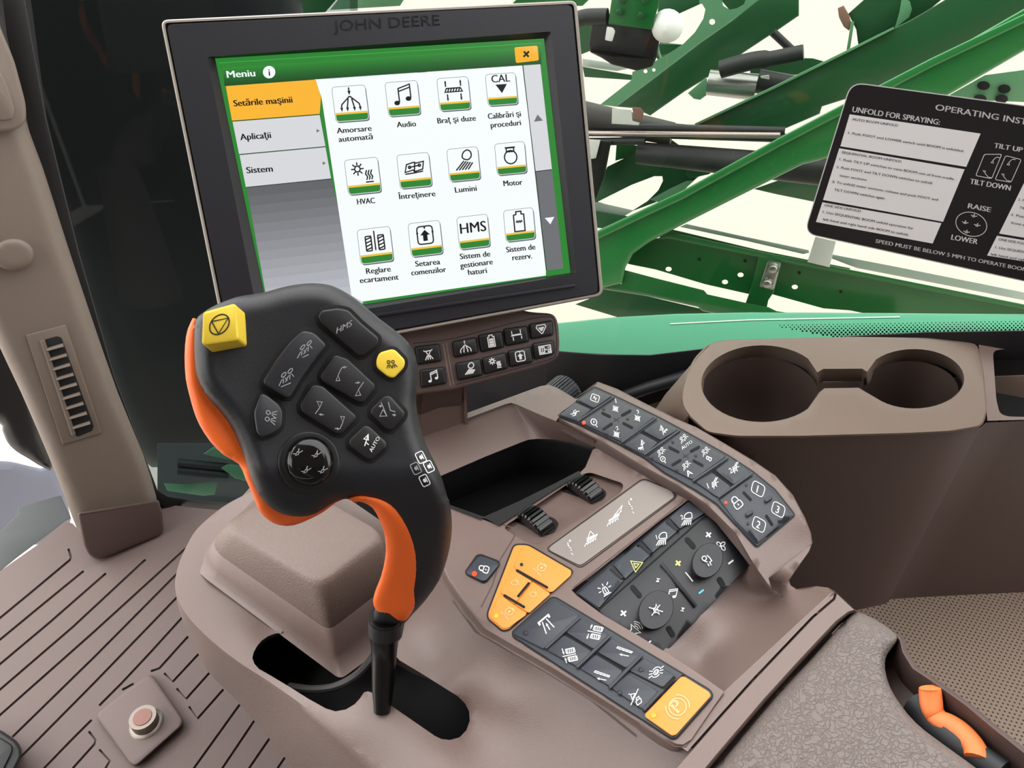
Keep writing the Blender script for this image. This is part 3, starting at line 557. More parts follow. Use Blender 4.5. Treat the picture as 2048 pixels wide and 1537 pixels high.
# grey label plate with printed boom symbols
DU, DV = (.80, -.60), (-.55, -.83)     # label plate: across / up
lp = MB(); lp.slab(ARM, rp([(1093, 1099), (1287, 960), (1343, 982), (1350, 994), (1170, 1126), (1160, 1132)], [14, 12, 14, 6, 10, 10]), -.001, .0008, 'plate', 1.5)
lp.stroke(ARM, rp([(1091, 1099), (1286, 957), (1346, 981), (1353, 995), (1171, 1130), (1160, 1136)], 10), 1.6, .0003, 'key_gap', True)
lp.stroke(ARM, [(1146, 1176), (1250, 1094), (1366, 1003)], 1.5, .0003, 'plastic_dark', step=20)
for n, c in (('boomL', (1178, 1078)), ('boomR', (1236, 1030))):
    u, v = uv((.86, -.5), (.32, -.95), 24); icon(lp, ARM, n, c, u, v, .0011, 'white', 1.6)
u, v = uv((.7, .72), (.6, -.8), 13); icon(lp, ARM, 'seg', (1141, 1097), u, v, .0011, 'white', 1.5); icon(lp, ARM, 'seg', (1263, 1014), (u[0], u[1]), v, .0011, 'white', 1.5)
lp.build('label_plate', console)
# single lock key
CB = Z(900, 1050, 3.413)
kb = MB(); kb.slab(ARM, rp(CB((100, 320), (180, 205), (210, 198), (335, 245), (345, 275), (255, 395), (225, 405), (110, 345)), 5), -.003, .0004, 'key_gap', 1)
kb.slab(ARM, rp(CB((112, 318), (190, 222), (215, 216), (322, 256), (332, 280), (250, 380), (225, 390), (118, 340)), 6), 0, .0018, 'key', 3)
icon(kb, ARM, 'lock', CB((232, 302))[0], *uv((.3, -.9), (-.95, -.35), 11), .002, 'white', 2)
kb.add(*[(lambda c: ([ARM.pt(x, y, .0022) for x, y in circ(c[0], c[1], 5.5, 12)], [tuple(range(12))]))(CB((167, 335))[0])][0], 'led_red'); kb.build('lock_key', console)

def keypad(name, base, bh=.0008, S=ARM, m='key', r=8, label=None, gaps=()):
    b = MB(); b.stroke(S, dens(inset(rp(base, r), -1.5), 10), 3.5, .0003, 'key_gap', True)
    for g in gaps: b.stroke(S, list(g), 6, bh + .0003, 'black_matte', step=8)
    b.slab(S, dens(rp(base, r), 14), -.002, bh, m, 1.2, sp=14 if S.hf else 0)
    return b.build(name, console, label=label)
def key(par, S, poly, ics, h=.002, m='key', r=5, bev=3, ld=None, slots=(), h0=0.0, bumps=(), marks=None, name='key', label=None):
    k = MB(); p = dens(rp(poly, r), 10); k.slab(S, p, h0, h, m, bev, sp=10 if S.hf else 0)
    for n, c, u, v, w, im in ics: icon(k, S, n, c, u, v, h + .00025, im, w)
    for a, b, w in slots:
        k.stroke(S, [a, b], w, h + .0003, 'black_matte', step=8)
        for e in (a, b): k.fill(S, circ(e[0], e[1], w / 2, 8), h + .0003, 'black_matte')
    for a, b, w in bumps:
        d = unit((b[0] - a[0], b[1] - a[1])); n = (-d[1] * w / 2, d[0] * w / 2)
        k.slab(S, rp([(a[0] + n[0], a[1] + n[1]), (a[0] - n[0], a[1] - n[1]), (b[0] - n[0], b[1] - n[1]), (b[0] + n[0], b[1] + n[1])], w * .4, 3), h - .0005, h + .0016, 'key', w * .35)
    for c, q, mm in ld or (): k.slab(S, circ(c[0], c[1], q, 12), h - .0002, h + .0005, mm, 1.5)
    for t in marks or (): text(k, S, *t)
    return k.build(name, par, 40, label=label)
# orange engine speed keys: one rubber key plate
ep = keypad('engine_keypad', CB((440, 140), (530, 140), (840, 320), (400, 715), (360, 722), (262, 640), (262, 600)), m='orange_key', label='orange keypad with four engine speed keys')
u, v = uv((.80, .5), (.5, -.86), 13)
EU, EV = (.62, .66), (.75, -.5)
a = CB((495, 145), (535, 148), (828, 318), (828, 345), (690, 470), (455, 315)); key(ep, ARM, [a[0], a[1], a[2], a[3], a[4], CB((430, 290))[0]], [('rpm', CB((620, 300))[0], *uv(EU, EV, 15), 1.3, 'amber_print')], .0016, 'orange_key', 8, 2, ld=[(CB((488, 272))[0], 3.5, 'black')], h0=.0, slots=[(CB((458, 312))[0], CB((662, 428))[0], 5)])
key(ep, ARM, CB((424, 300), (560, 385), (440, 545), (345, 462)), [('rpm2', CB((440, 398))[0], *uv(EU, EV, 11), 1.1, 'amber_print')], .0016, 'orange_key', 3, 1.5, slots=[(CB((372, 483))[0], CB((505, 562))[0], 5)])
key(ep, ARM, CB((565, 388), (686, 473), (540, 605), (446, 548)), [('rpm2', CB((565, 478))[0], *uv(EU, EV, 11), 1.1, 'amber_print')], .0016, 'orange_key', 3, 1.5, slots=[(CB((538, 400))[0], CB((466, 488))[0], 5)])
key(ep, ARM, CB((340, 468), (436, 548), (532, 610), (395, 708), (360, 712), (272, 635), (270, 610)), [('rpm', CB((400, 600))[0], *uv(EU, EV, 15), 1.3, 'amber_print')], .0016, 'orange_key', 8, 2, ld=[(CB((316, 622))[0], 4.5, 'led_amber')])
# eight function keys and the park brake key
CK = Z(1020, 1180, 4.876)
fk = keypad('function_keypad', CK((410, 82), (450, 88), (1945, 985), (1975, 1040), (1620, 1445), (1580, 1452), (40, 460), (30, 415)), gaps=[CK((530, 428), (805, 592)), CK((832, 618), (1115, 785)), CK((1300, 1190), (1700, 830))], label='row of dark function keys ending in an orange park brake key')
KU, KV = (.62, .62), (.62, -.62)
FU, FV = (.45, -.8), (-.75, -.5)
dm = lambda c: [(CK(c)[0], 5.0, 'key_dark')]
key(fk, ARM, CK((420, 92), (670, 245), (660, 275), (345, 575), (320, 580), (45, 440), (45, 415)), [('fold', CK((355, 335))[0], *uv((.75, -.62), (-.5, -.85), 17), 2.2, 'white')], ld=dm((150, 420)))
rows = [((685, 275), (965, 440), (815, 585), (540, 415), 'track', (825, 420)), ((985, 470), (1285, 640), (1130, 770), (850, 610), 'ladder', (1120, 585)), ((1300, 665), (1610, 835), (1490, 960), (1160, 790), 'diff', (1425, 805)),
        ((525, 440), (800, 600), (655, 755), (355, 590), 'trackin', (580, 635)), ((835, 630), (1105, 795), (970, 945), (680, 770), 'ladder', (900, 820)), ((1150, 815), (1450, 990), (1290, 1170), (985, 960), 'steer', (1225, 1055))]
for a, b, c, d, n, q in rows:
    ax = {'track': ((.35, -.95), (-.95, -.2)), 'trackin': ((.3, .95), (-.95, .2)), 'ladder': ((-.6, .75), (-.75, -.65)), 'diff': ((.85, -.3), (.1, -.95)), 'steer': ((.75, -.55), (-.3, -.95))}[n]
    key(fk, ARM, CK(a, b, c, d), [(n, CK(q)[0], *uv(*ax, 16), 1.8, 'white')], ld=dm((1275, 780)) if n == 'diff' else dm((1070, 1000)) if n == 'steer' else None)
for a, b in (((675, 275), (345, 575)), ((975, 450), (650, 760)), ((1285, 640), (968, 960)), ((1465, 1000), (1300, 1175))):
    r_ = MB(); r_.tube([ARM.pt(*CK(a)[0], .0022), ARM.pt(*CK(b)[0], .0022)], .0010, 'key', 8); r_.build('key_ridge', fk)
r_ = MB(); r_.stroke(ARM, CK((1610, 850), (1500, 970)), 7, .0024, 'black_matte'); r_.build('key_slot', fk)
key(fk, ARM, CK((1680, 835), (1945, 1000), (1960, 1040), (1620, 1420), (1580, 1430), (1318, 1245), (1315, 1215)), [('park', CK((1635, 1145))[0], *uv((.72, -.75), (-.72, -.7), 26), 1.9, 'amber_print')], .0024, 'orange_key', 9, 3, ld=[(CK((1400, 1228))[0], 5, 'led_amber')], label='orange park brake key marked P')
# curved strip keypad
sk_ = keypad('strip_keypad', [(1189, 776), (1227, 793), (1312, 834), (1359, 859), (1456, 913), (1505, 945), (1549, 981), (1580, 1020), (1588, 1031), (1514, 1094), (1470, 1047), (1434, 1008), (1391, 980), (1329, 945), (1289, 915), (1241, 889), (1154, 846), (1113, 831)], .0008, STRIP, r=4, gaps=[[(1152, 803), (1187, 819)], [(1282, 864), (1319, 884)], [(1426, 942), (1466, 972)]], label='long curved keypad strip on the right of the console')
S1 = Z(1100, 750, 6.827); S2 = Z(1250, 830, 5.691)
sI = lambda n, c, r=11, w=1.5, ax=((.93, .25), (.1, -.99)): (n, c, *uv(*ax, r), w, 'white')
IT = ((.86, -.5), (-.1, -.99)); 
def bumps_at(*cs): return [(c, 3.0, 'key_dark') for c in cs]
key(sk_, STRIP, [(1189, 778), (1225, 793), (1188, 818), (1156, 802)], [sI('cam', S1((615, 318))[0], 11, 1.6, ((.9, .35), (.3, -.95)))])
key(sk_, STRIP, [(1151, 805), (1184, 820), (1154, 843), (1117, 831)], [sI('swirl', S1((340, 520))[0], 11, 1.6)])
sl = lambda *p: [(a, b, 5.0) for a, b in zip(p[0::2], p[1::2])]
def plus_mark(k): pass
key(sk_, STRIP, [(1230, 797), (1310, 835), (1243, 885), (1158, 845)], [sI('mag', S1((605, 655))[0], 11, 1.7), sI('cross1', S1((895, 455))[0], 9, 1.3), sI('cross1', S1((1195, 585))[0], 9, 1.3), sI('cross1', S1((908, 805))[0], 9, 1.3), ('plus', S1((905, 610))[0], (9, -5.5), (8, 5), 1.2, 'key_dark')],
    ld=[(S1((462, 655))[0], 4.0, 'led_red')] + bumps_at(S1((735, 465))[0], S1((1060, 600))[0], S1((770, 800))[0]), slots=sl(*S1((715, 520), (815, 568), (1095, 490), (985, 552), (1005, 660), (1120, 720), (730, 740), (840, 668))),
    marks=[('1', S1((905, 385))[0], (11, -6), (-3, -12), .00225, 'white', 'c'), ('3', S1((1205, 530))[0], (10, -6), (-3, -11), .00225, 'white', 'c'), ('2', S1((925, 755))[0], (10, -6), (-3, -11), .00225, 'white', 'c')])
key(sk_, STRIP, [(1316, 839), (1357, 860), (1321, 882), (1284, 862)], [sI('boomr', S1((1530, 760))[0], 14, 1.4, ((.95, -.3), (-.2, -.95)))])
key(sk_, STRIP, [(1280, 866), (1317, 886), (1288, 911), (1246, 890)], [sI('boomr', S1((1265, 960))[0], 14, 1.4, ((-.8, .55), (-.2, -.95)))])
key(sk_, STRIP, [(1361, 863), (1453, 914), (1385, 961), (1293, 915)], [sI('noz2', S2((665, 275))[0], 10, 1.2, IT), sI('noz2', S2((915, 420))[0], 10, 1.2, IT), sI('noz2', S2((410, 425))[0], 10, 1.2, IT), sI('noz2', S2((695, 580))[0], 10, 1.2, IT), sI('mag', S2((435, 510))[0], 9, 1.5), ('plus', S2((690, 465))[0], (9, -5.5), (8, 5), 1.2, 'key_dark')],
    ld=bumps_at(S2((545, 310))[0], S2((805, 465))[0], S2((310, 490))[0], S2((590, 630))[0]), slots=sl(*S2((505, 370), (605, 420), (840, 365), (750, 415), (780, 520), (880, 575), (540, 570), (630, 515))),
    marks=[('AUTO', S2((655, 400))[0], (7.4, -5.2), (-5, -8), .00225, 'white'), ('B', S2((985, 515))[0], (-4, 16), (-16, -7), .00225, 'white', 'c'), ('A', S2((745, 690))[0], (15, -10), (-9, -14), .00225, 'white', 'c')])
key(sk_, STRIP, [(1458, 918), (1503, 946), (1467, 971), (1429, 941)], [sI('cam2', S2((1250, 605))[0], 11, 1.4, IT)], marks=[('2', S2((1215, 665))[0], (11, -7), (-6, -15), .00225, 'white', 'c')])
key(sk_, STRIP, [(1424, 945), (1463, 974), (1435, 996), (1389, 964)], [sI('cam2', S2((1015, 780))[0], 11, 1.4, IT)], marks=[('1', S2((955, 840))[0], (11, -7), (-6, -15), .00225, 'white', 'c')])
BX = ((.72, .7), (.62, -.78)); CT = lambda t, c: (t, c, (12, 10), (12, -15), .00225, 'white', 'c')
key(sk_, STRIP, [(1507, 951), (1548, 985), (1584, 1031), (1515, 1089), (1471, 1044), (1437, 1000)], [sI('lock', S2((1272, 1000))[0], 14, 1.9, ((.7, -.6), (-.6, -.78)))] + [('rbx', c, *uv((.8, .62), (.62, -.8), 13), 1.6, 'white') for c in ()],
    ld=[(S2((1148, 1000))[0], 3.6, 'led_red')] + bumps_at(S2((1380, 800))[0], S2((1400, 1240))[0]), slots=[(S2((1352, 885))[0], S2((1430, 965))[0], 5), (S2((1610, 1150))[0], S2((1675, 1250))[0], 5)], bumps=[(S2((1590, 985))[0], S2((1670, 930))[0], 8), (S2((1375, 1145))[0], S2((1455, 1095))[0], 8)])
nb = MB()
for t, c in (('1', (1515, 845)), ('3', (1745, 1080)), ('2', (1525, 1250))):
    q = S2(c)[0]; T = lambda p: [(q[0] + x * 13 + y * 4, q[1] + x * 7.5 - y * 14) for x, y in p]
    R_ = rrect(-.9, -.8, .9, .8, .5); L_ = len(R_)
    nb.stroke(STRIP, T(R_), 1.6, .00225, 'white', True)
    text(nb, STRIP, t, (q[0] - 3, q[1] + 7), (15, 7.5), (5, -20), .00225, 'white', 'c', .02)
nb.build('key_numerals', sk_)
for a, b in ((S1((870, 310)), S1((372, 640))), (S1((1450, 590)), S1((975, 930))), (S1((1770, 760)), S1((1290, 1095))), (S2((1170, 490)), S2((770, 760))), (S2((1450, 665)), S2((1060, 945)))):
    r_ = MB(); r_.tube([STRIP.pt(*a[0], .0022), STRIP.pt(*b[0], .0022)], .0009, 'key', 8); r_.build('key_ridge', sk_)
# media and climate panel, bulging, with two dials
MEDIA = ARM.sub(tps([(1157, 1191, -.002), (1270, 1096, -.002), (1378, 1003, -.002), (1410, 1030, -.001), (1200, 1222, -.001), (1300, 1130, .000), (1440, 1070, -.004), (1255, 1260, -.005), (1350, 1165, -.003), (1496, 1133, -.015), (1325, 1307, -.017), (1410, 1225, -.016)]))
CM = Z(1150, 970, 4.39)
mo = CM((-5, 950), (985, 95), (1150, 245), (1400, 520), (1525, 715), (775, 1495), (480, 1300), (285, 1190), (200, 1095), (100, 1020))
mp = MB(); mp.slab(MEDIA, dens(mo, 12), -.02, 0, 'key_dark', 1.5, sp=13); 
MX = lambda n, c, r, w=1.8, m='white', ax=((.8, -.6), (-.6, -.8)): icon(mp, MEDIA, n, CM(c)[0], *uv(*ax, r), .0003, m, w)
mp.stroke(MEDIA, CM((205, 1098), (1150, 262)), 2.2, .0004, 'black_matte', step=12)
MX('plus', (1172, 440), 9, 3.2); MX('plus', (425, 1130), 10, 3.4); MX('plus', (905, 690), 9, 3.4, 'yellow_print'); MX('minus', (1368, 680), 9, 3.4); MX('minus', (1108, 940), 9, 3.4, 'cyan_print')
mp.stroke(MEDIA, CM((970, 770), (1035, 850)), 2.4, .0003, 'white'); mp.stroke(MEDIA, CM((630, 1400), (668, 1372)), 3.2, .0003, 'white')
MX('fan', (1282, 540), 13, 1.6); MX('music', (845, 960), 14, 1.8, 'white', ((.95, .1), (.25, -.97))); MX('speaker', (530, 1265), 17, 1.6, 'white', ((.65, -.75), (-.75, -.65)))
MX('skip', (728, 840), 7, 1.6, 'white', ((.3, -.9), (.9, .1))); MX('skip', (945, 1095), 7, 1.6, 'white', ((-.3, .9), (-.9, -.2)))
for a, b in (((985, 480), (1040, 540)), ((1270, 830), (1300, 880)), ((505, 900), (565, 970)), ((825, 1260), (860, 1320))):
    a, b = CM(a, b); mp.stroke(MEDIA, [a, b], 10, .0004, 'black_matte'); [mp.fill(MEDIA, circ(e[0], e[1], 5, 8), .0004, 'black_matte') for e in (a, b)]
media = mp.build('media_panel', console, label='dark bulging radio and climate panel with two dials')
r_ = MB(); a, b = CM((760, 695), (1065, 1070)); r_.tube([MEDIA.pt(*a, .001), MEDIA.pt(1358, 1171, .001), MEDIA.pt(*b, .001)], .0012, 'key_dark', 8); r_.build('panel_ridge', media)
for c, rx, ry, n in (((1165, 665), 31, 35, 'seat'), ((712, 1100), 35, 39, 'mute')):
    q = CM(c)[0]; k = MB(); e = [(q[0] + rx * math.cos(t) - 3 * math.sin(t), q[1] + ry * math.sin(t) - 3 * math.cos(t)) for t in np.arange(30) * 2 * math.pi / 30]
    k.loft([[MEDIA.pt(x - 3, y + 3, -.001) for x, y in e], [MEDIA.pt(x, y, .0042) for x, y in e], [MEDIA.pt(x, y, .005) for x, y in inset(e, 1.2)]], 'key_dark', cap1=True)
    pl_ = Plane(MEDIA.pt(q[0], q[1], .0053), ARM.n)
    DS = MEDIA; icon(k, DS, n, q, *uv((.95, -.3), (-.3, -.95), 15), .0056, 'white', 1.8); k.build('dial', media, 30)
for pl, n, c, ax, mm in (((CM((25, 957), (310, 715), (430, 840), (210, 1085))), 'beacon', (265, 925), ((.85, -.5), (-.45, -.9)), 'white'), (CM((335, 700), (560, 510), (665, 615), (440, 830)), 'hazard', (528, 700), ((.6, -.78), (-.8, -.6)), 'yellow_print'),
                     (CM((585, 490), (800, 308), (905, 405), (680, 600)), 'lamp2', (768, 475), ((.95, -.1), (.15, -1)), 'white'), (CM((825, 290), (995, 140), (1140, 250), (920, 390)), 'lamp2', (990, 300), ((.95, -.1), (.15, -1)), 'white')):
    mk = [('1', CM((722, 480))[0], (10, -6), (-4, -13), .0013, 'white', 'c')] if c[0] == 768 else [('2', CM((945, 305))[0], (10, -6), (-4, -13), .0013, 'white', 'c')] if c[0] == 990 else None
    key(media, MEDIA, pl, [(n, CM(c)[0], *uv(*ax, 14), 1.8, mm)], .001, 'key', 3, 2, marks=mk, h0=-.001)
for a, b in (((318, 740), (420, 830)), ((570, 525), (670, 610)), ((805, 325), (905, 405))):
    r_ = MB(); a, b = CM(a, b); r_.tube([MEDIA.pt(*a, .001), MEDIA.pt(*b, .001)], .0011, 'key_dark', 8); r_.build('key_ridge', media)
# arm pad and the pocket beside it
PAD = ARM.sub(lambda x, y: -.004)
pd = MB(); pad = cr([(1716, 1226), (1756, 1243), (1790, 1268), (1796, 1280), (1783, 1298), (1771, 1318), (1772, 1350), (1789, 1392), (1831, 1446), (1890, 1492), (1952, 1537), (2010, 1585), (2060, 1640), (1700, 1760), (1330, 1690), (1400, 1570), (1448, 1518), (1545, 1402), (1630, 1310), (1692, 1240)], 3)
pd.inflate(PAD, pad, 'leather', 30, .010, -.004, .02, 14); pd.build('arm_pad', console, 60)
pk = MB(); po = [(1793, 1272), (1800, 1282), (1805, 1305), (1825, 1338), (1863, 1363), (1932, 1412), (1979, 1452), (2048, 1507), (2120, 1570)]
pi = [(1776, 1290), (1764, 1312), (1762, 1350), (1782, 1394), (1825, 1450), (1885, 1500), (1946, 1545), (2000, 1595), (2050, 1650)]
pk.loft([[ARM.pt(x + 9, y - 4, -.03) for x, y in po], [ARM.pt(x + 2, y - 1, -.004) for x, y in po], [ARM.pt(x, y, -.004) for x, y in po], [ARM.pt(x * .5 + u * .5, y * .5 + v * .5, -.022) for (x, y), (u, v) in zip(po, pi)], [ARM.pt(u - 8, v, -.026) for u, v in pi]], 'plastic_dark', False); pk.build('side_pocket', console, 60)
oh = MB(); BR = Z(1700, 1180, 4.305)
hpts = cr(BR((690, 845), (695, 930), (712, 1040), (770, 1120), (870, 1165), (960, 1225), (1040, 1310), (1085, 1390), (1095, 1455)), 4, False)
oh.tube([ARM.pt(*q, -.004 - .007 * min(1, i / 10)) for i, q in enumerate(hpts)], [.0052] * len(hpts), 'orange_strap', 12, sq=.55); tag(oh.build('pull_handle', None, 60), 'orange curved pull handle tucked in the pocket beside the padded armrest', 'handle')
ob = MB(); ob.tube([ARM.pt(*q, -.016) for q in BR((560, 980), (640, 1060), (720, 1180), (900, 1320), (1060, 1440), (1160, 1500), (1300, 1600))], .007, 'hose', 10); ob.build('handle_shaft', console)
pe = MB(); pe.box((-.14, .27, .22), ((1, 0, 0), (0, 1, 0), (0, 0, 1)), (.10, .06, .22), 'plastic_dark', .1); pe.build('pedestal', console)
# ------------------------------------------------------------------ control lever
def lev_d(x, y):
    t = min(max((y - 930) / 430., 0), 1.15); return .372 + (t * t * (3 - 2 * t) if t < 1 else 1 + (t - 1) * .6) * .108 + (x - 610) * .00002 - (y - 800) * .00001
LEV = Depth(lev_d); CL = Z(350, 550, 2.6965)
lb = ARM.pt(765, 1390, -.1)
lever = thing('control_lever', 'black and orange multifunction control lever with yellow buttons rising from the slot', 'control lever', lb)
shell = CL((112, 245), (150, 205), (215, 165), (330, 120), (430, 103), (500, 90), (575, 68), (650, 53), (740, 45), (820, 52), (870, 68), (930, 100), (1000, 150), (1100, 235), (1200, 310), (1262, 370), (1298, 440), (1310, 520), (1308, 600), (1300, 670), (1308, 750), (1330, 850), (1365, 940), (1400, 1010), (1440, 1100), (1472, 1210)) + C3((1435, 130), (1449, 230), (1447, 330), (1425, 440), (1385, 550), (1310, 660), (1240, 735), (1195, 785), (1120, 800), (1040, 765), (1060, 660), (1110, 560), (1150, 450), (1160, 350), (1130, 260), (1090, 190), (1010, 150), (930, 130)) + CL((900, 1212), (840, 1240), (760, 1288), (680, 1306), (580, 1292), (505, 1245), (450, 1180), (412, 1100), (380, 1000), (340, 900), (290, 800), (220, 712), (155, 635), (117, 550), (105, 450), (104, 330))
shell = cr(shell, 2)
FACE_H = .011; SHP = np.array(shell)
DOME = Depth(lambda x, y: lev_d(x, y) - FACE_H * math.sqrt(max(0, 1 - (1 - min((dist(x, y, SHP) if inside(x, y, SHP) else 0) / 36, 1)) ** 2)))
m_ = MB(); m_.inflate(LEV, shell, 'black_soft', 36, FACE_H, 0, .02, 9); m_.build('grip_shell', lever, 70)
ol = CL((112, 235), (82, 262), (60, 330), (52, 440), (58, 560), (78, 650), (100, 730), (132, 810), (190, 900), (262, 972), (345, 1022), (380, 1100), (420, 1190), (455, 1275), (505, 1325), (565, 1352), (640, 1352), (720, 1322), (800, 1280), (870, 1228), (930, 1195), (870, 1150), (700, 1200), (560, 1150), (460, 1000), (400, 850), (300, 700), (200, 560), (160, 400))
m_ = MB(); m_.inflate(LEV, cr(ol, 2), 'orange', 16, .006, -.0085, .028, 8); m_.build('grip_underside', lever, 70, label='orange edge of the lever head')
og = C3((905, 128), (950, 108), (1000, 103), (1070, 112), (1140, 142), (1210, 212), (1262, 305), (1292, 400), (1298, 500), (1288, 590), (1265, 675), (1225, 745), (1195, 768), (1150, 768), (1090, 745), (1050, 705), (1037, 660), (1052, 600), (1080, 530), (1100, 440), (1104, 370), (1095, 305), (1070, 235), (1035, 175), (985, 145), (930, 136))
m_ = MB(); m_.inflate(LEV, cr(og, 2), 'orange', 26, .0075, .0045, .022, 8); m_.build('palm_insert', lever, 70, label='orange palm insert of the lever grip')
m_ = MB(); sp_ = [LEV.pt(772, 1232, -.004), LEV.pt(771, 1262, -.004), LEV.pt(769, 1275, -.004), LEV.pt(768, 1320, -.004), LEV.pt(766, 1375, -.006), ARM.pt(765, 1400, -.085)]
sp_[-1] = sp_[-2] + (sp_[-2] - sp_[-3]) * .9; m_.tube(sp_, [.0098, .0098, .0084, .0074, .0066, .005], 'stem_black', 18)
m_.build('lever_stem', lever)
m_ = MB(); m_.tube([LEV.pt(772, 1238, -.004), LEV.pt(771, 1264, -.004)], [.0102, .0102], 'black_soft', 18); m_.build('stem_collar', lever)
def lkey(name, poly, ics=(), h=.0035, m='key_dark', bev=4, r=5, marks=(), pocket=7, label=None):
    k = MB(); p = rp(CL(*poly), r)
    if pocket:
        k.slab(LEV, inset(p, -pocket), FACE_H - .004, FACE_H + .0004, 'black_matte', 1)
    k.slab(LEV, p, FACE_H - .002, FACE_H + h, m, bev)
    for n, c, u, v, w, im in ics: icon(k, LEV, n, c, u, v, FACE_H + h + .0003, im, w)
    for t in marks: text(k, LEV, *t)
    return k.build(name, lever, 45, label=label)
HH = FACE_H + .0035 + .0003
lkey('button', ((770, 225), (790, 192), (880, 180), (935, 192), (1005, 262), (1098, 340), (1095, 372), (1012, 440), (985, 435), (900, 362), (785, 262)), m='black', marks=[('HMS', CL((870, 318))[0], (16.5, -8.5), (2, -18), HH, 'white_dim')])
lkey('button', ((700, 303), (750, 312), (820, 380), (760, 452), (680, 562), (622, 660), (600, 665), (480, 592), (475, 570), (540, 462), (620, 362), (680, 308)), [('nozar', CL((700, 405))[0], *uv((.85, -.4), (.35, -.9), 20), 1.8, 'white_dim'), ('nozar', CL((600, 555))[0], *uv((.85, -.35), (.3, -.95), 20), 1.8, 'white_dim')], .006, bev=4, r=9, m='key_dark')
lkey('button', ((462, 642), (490, 646), (562, 700), (582, 742), (576, 820), (540, 852), (472, 880), (440, 850), (425, 742)), [('noz3', CL((520, 765))[0], *uv((.98, .1), (.0, -1), 19), 1.8, 'white_dim')], .006, bev=4, r=9)
lkey('button', ((870, 432), (930, 452), (1080, 592), (1075, 622), (1020, 690), (990, 690), (790, 572), (782, 542), (850, 442)), [('foldL', CL((885, 540))[0], *uv((.9, -.1), (.05, -1), 19), 1.6, 'white_dim'), ('foldR', CL((990, 620))[0], *uv((.9, -.1), (.05, -1), 19), 1.6, 'white_dim')], m='black')
lkey('button', ((760, 592), (800, 602), (980, 762), (970, 790), (900, 860), (870, 860), (682, 742), (672, 702), (730, 602)), [('foldR', CL((780, 715))[0], *uv((-.9, -.1), (.05, 1), 19), 1.6, 'white_dim'), ('foldL', CL((900, 795))[0], *uv((-.9, -.1), (.05, 1), 19), 1.6, 'white_dim')], m='black')
lkey('button', ((1130, 652), (1160, 652), (1240, 742), (1235, 767), (1170, 840), (1140, 836), (1052, 752), (1057, 722)), [('both', CL((1145, 735))[0], *uv((.95, .1), (.1, -1), 20), 1.7, 'white_dim')], m='black')
lkey('button', ((1020, 812), (1050, 817), (1140, 902), (1140, 932), (1062, 1000), (1030, 992), (937, 922), (937, 892)), [('tri', CL((1030, 893))[0], *uv((.85, .2), (.35, -.9), 17), 2.0, 'white')], m='black', marks=[('AUTO', CL((1062, 958))[0], (6, -10.5), (-9, -5), HH, 'white')])
lkey('button', ((1100, 420), (1180, 398), (1242, 462), (1236, 500), (1180, 558), (1150, 552), (1088, 502), (1084, 465)), [('noz2', CL((1165, 485))[0], *uv((.9, .2), (.2, -.9), 12), 1.6, 'key_gap')], .004, 'yellow', 4, 9, label='small yellow spray button')
k = MB(); top = rp(CL((158, 208), (322, 162), (337, 345), (152, 372)), 5); bas = rp(CL((215, 250), (392, 212), (402, 396), (212, 432)), 6)
cbt = np.mean(top, 0); t1 = inset(top, -2.5)
k.loft([[LEV.pt(x, y, FACE_H * .55) for x, y in bas], [LEV.pt(x, y, .0235) for x, y in [mx(a, b, .9) for a, b in zip(bas, t1)]], [LEV.pt(x, y, .0262) for x, y in t1], [LEV.pt(x, y, .0268) for x, y in inset(top, 1.5)]], 'yellow', True, True, True)
icon(k, LEV, 'stop', CL((240, 268))[0], *uv((.95, -.2), (.1, -.98), 21), .0271, 'key_gap', 2.6); k.build('button', lever, 40, label='large yellow stop button standing proud of the lever')
q = CL((722, 1012))[0]; k = MB(); k.slab(LEV, circ(q[0], q[1], 62, 40), FACE_H - .006, FACE_H + .0012, 'black', 3); k.slab(LEV, circ(q[0] + 2, q[1] - 3, 55, 40), FACE_H, FACE_H + .0018, 'black_matte', 1); k.build('dial_ring', lever, 40)
k = MB(); D = [(q[0] + 2 + 49 * math.cos(t), q[1] - 3 + 50 * math.sin(t)) for t in np.arange(40) * 2 * math.pi / 40]
k.inflate(LEV, D, 'black_gloss', 22, .005, FACE_H + .001, .004, 7)
for n, c in (('raise', (660, 965)), ('raise', (760, 975)), ('raise', (705, 1060)), ('raise', (795, 1060))): icon(k, LEV, n, CL(c)[0], *uv((.9, -.3), (.3, -.9), 13), FACE_H + .0064, 'white_dim', 1.6)
k.build('thumb_dial', lever, 45)
k = MB()
for c, mm in (((1342, 985), 'white'), ((1385, 1035), 'white'), ((1315, 1045), 'white_dim'), ((1362, 1110), 'white')):
    u, v = uv((.45, .9), (.75, -.35), 14, 10); icon(k, DOME, 'rb', (CL(c)[0][0] - 6, CL(c)[0][1]), u, v, .0006, mm, 1.8)
k.build('printed_symbols', lever)
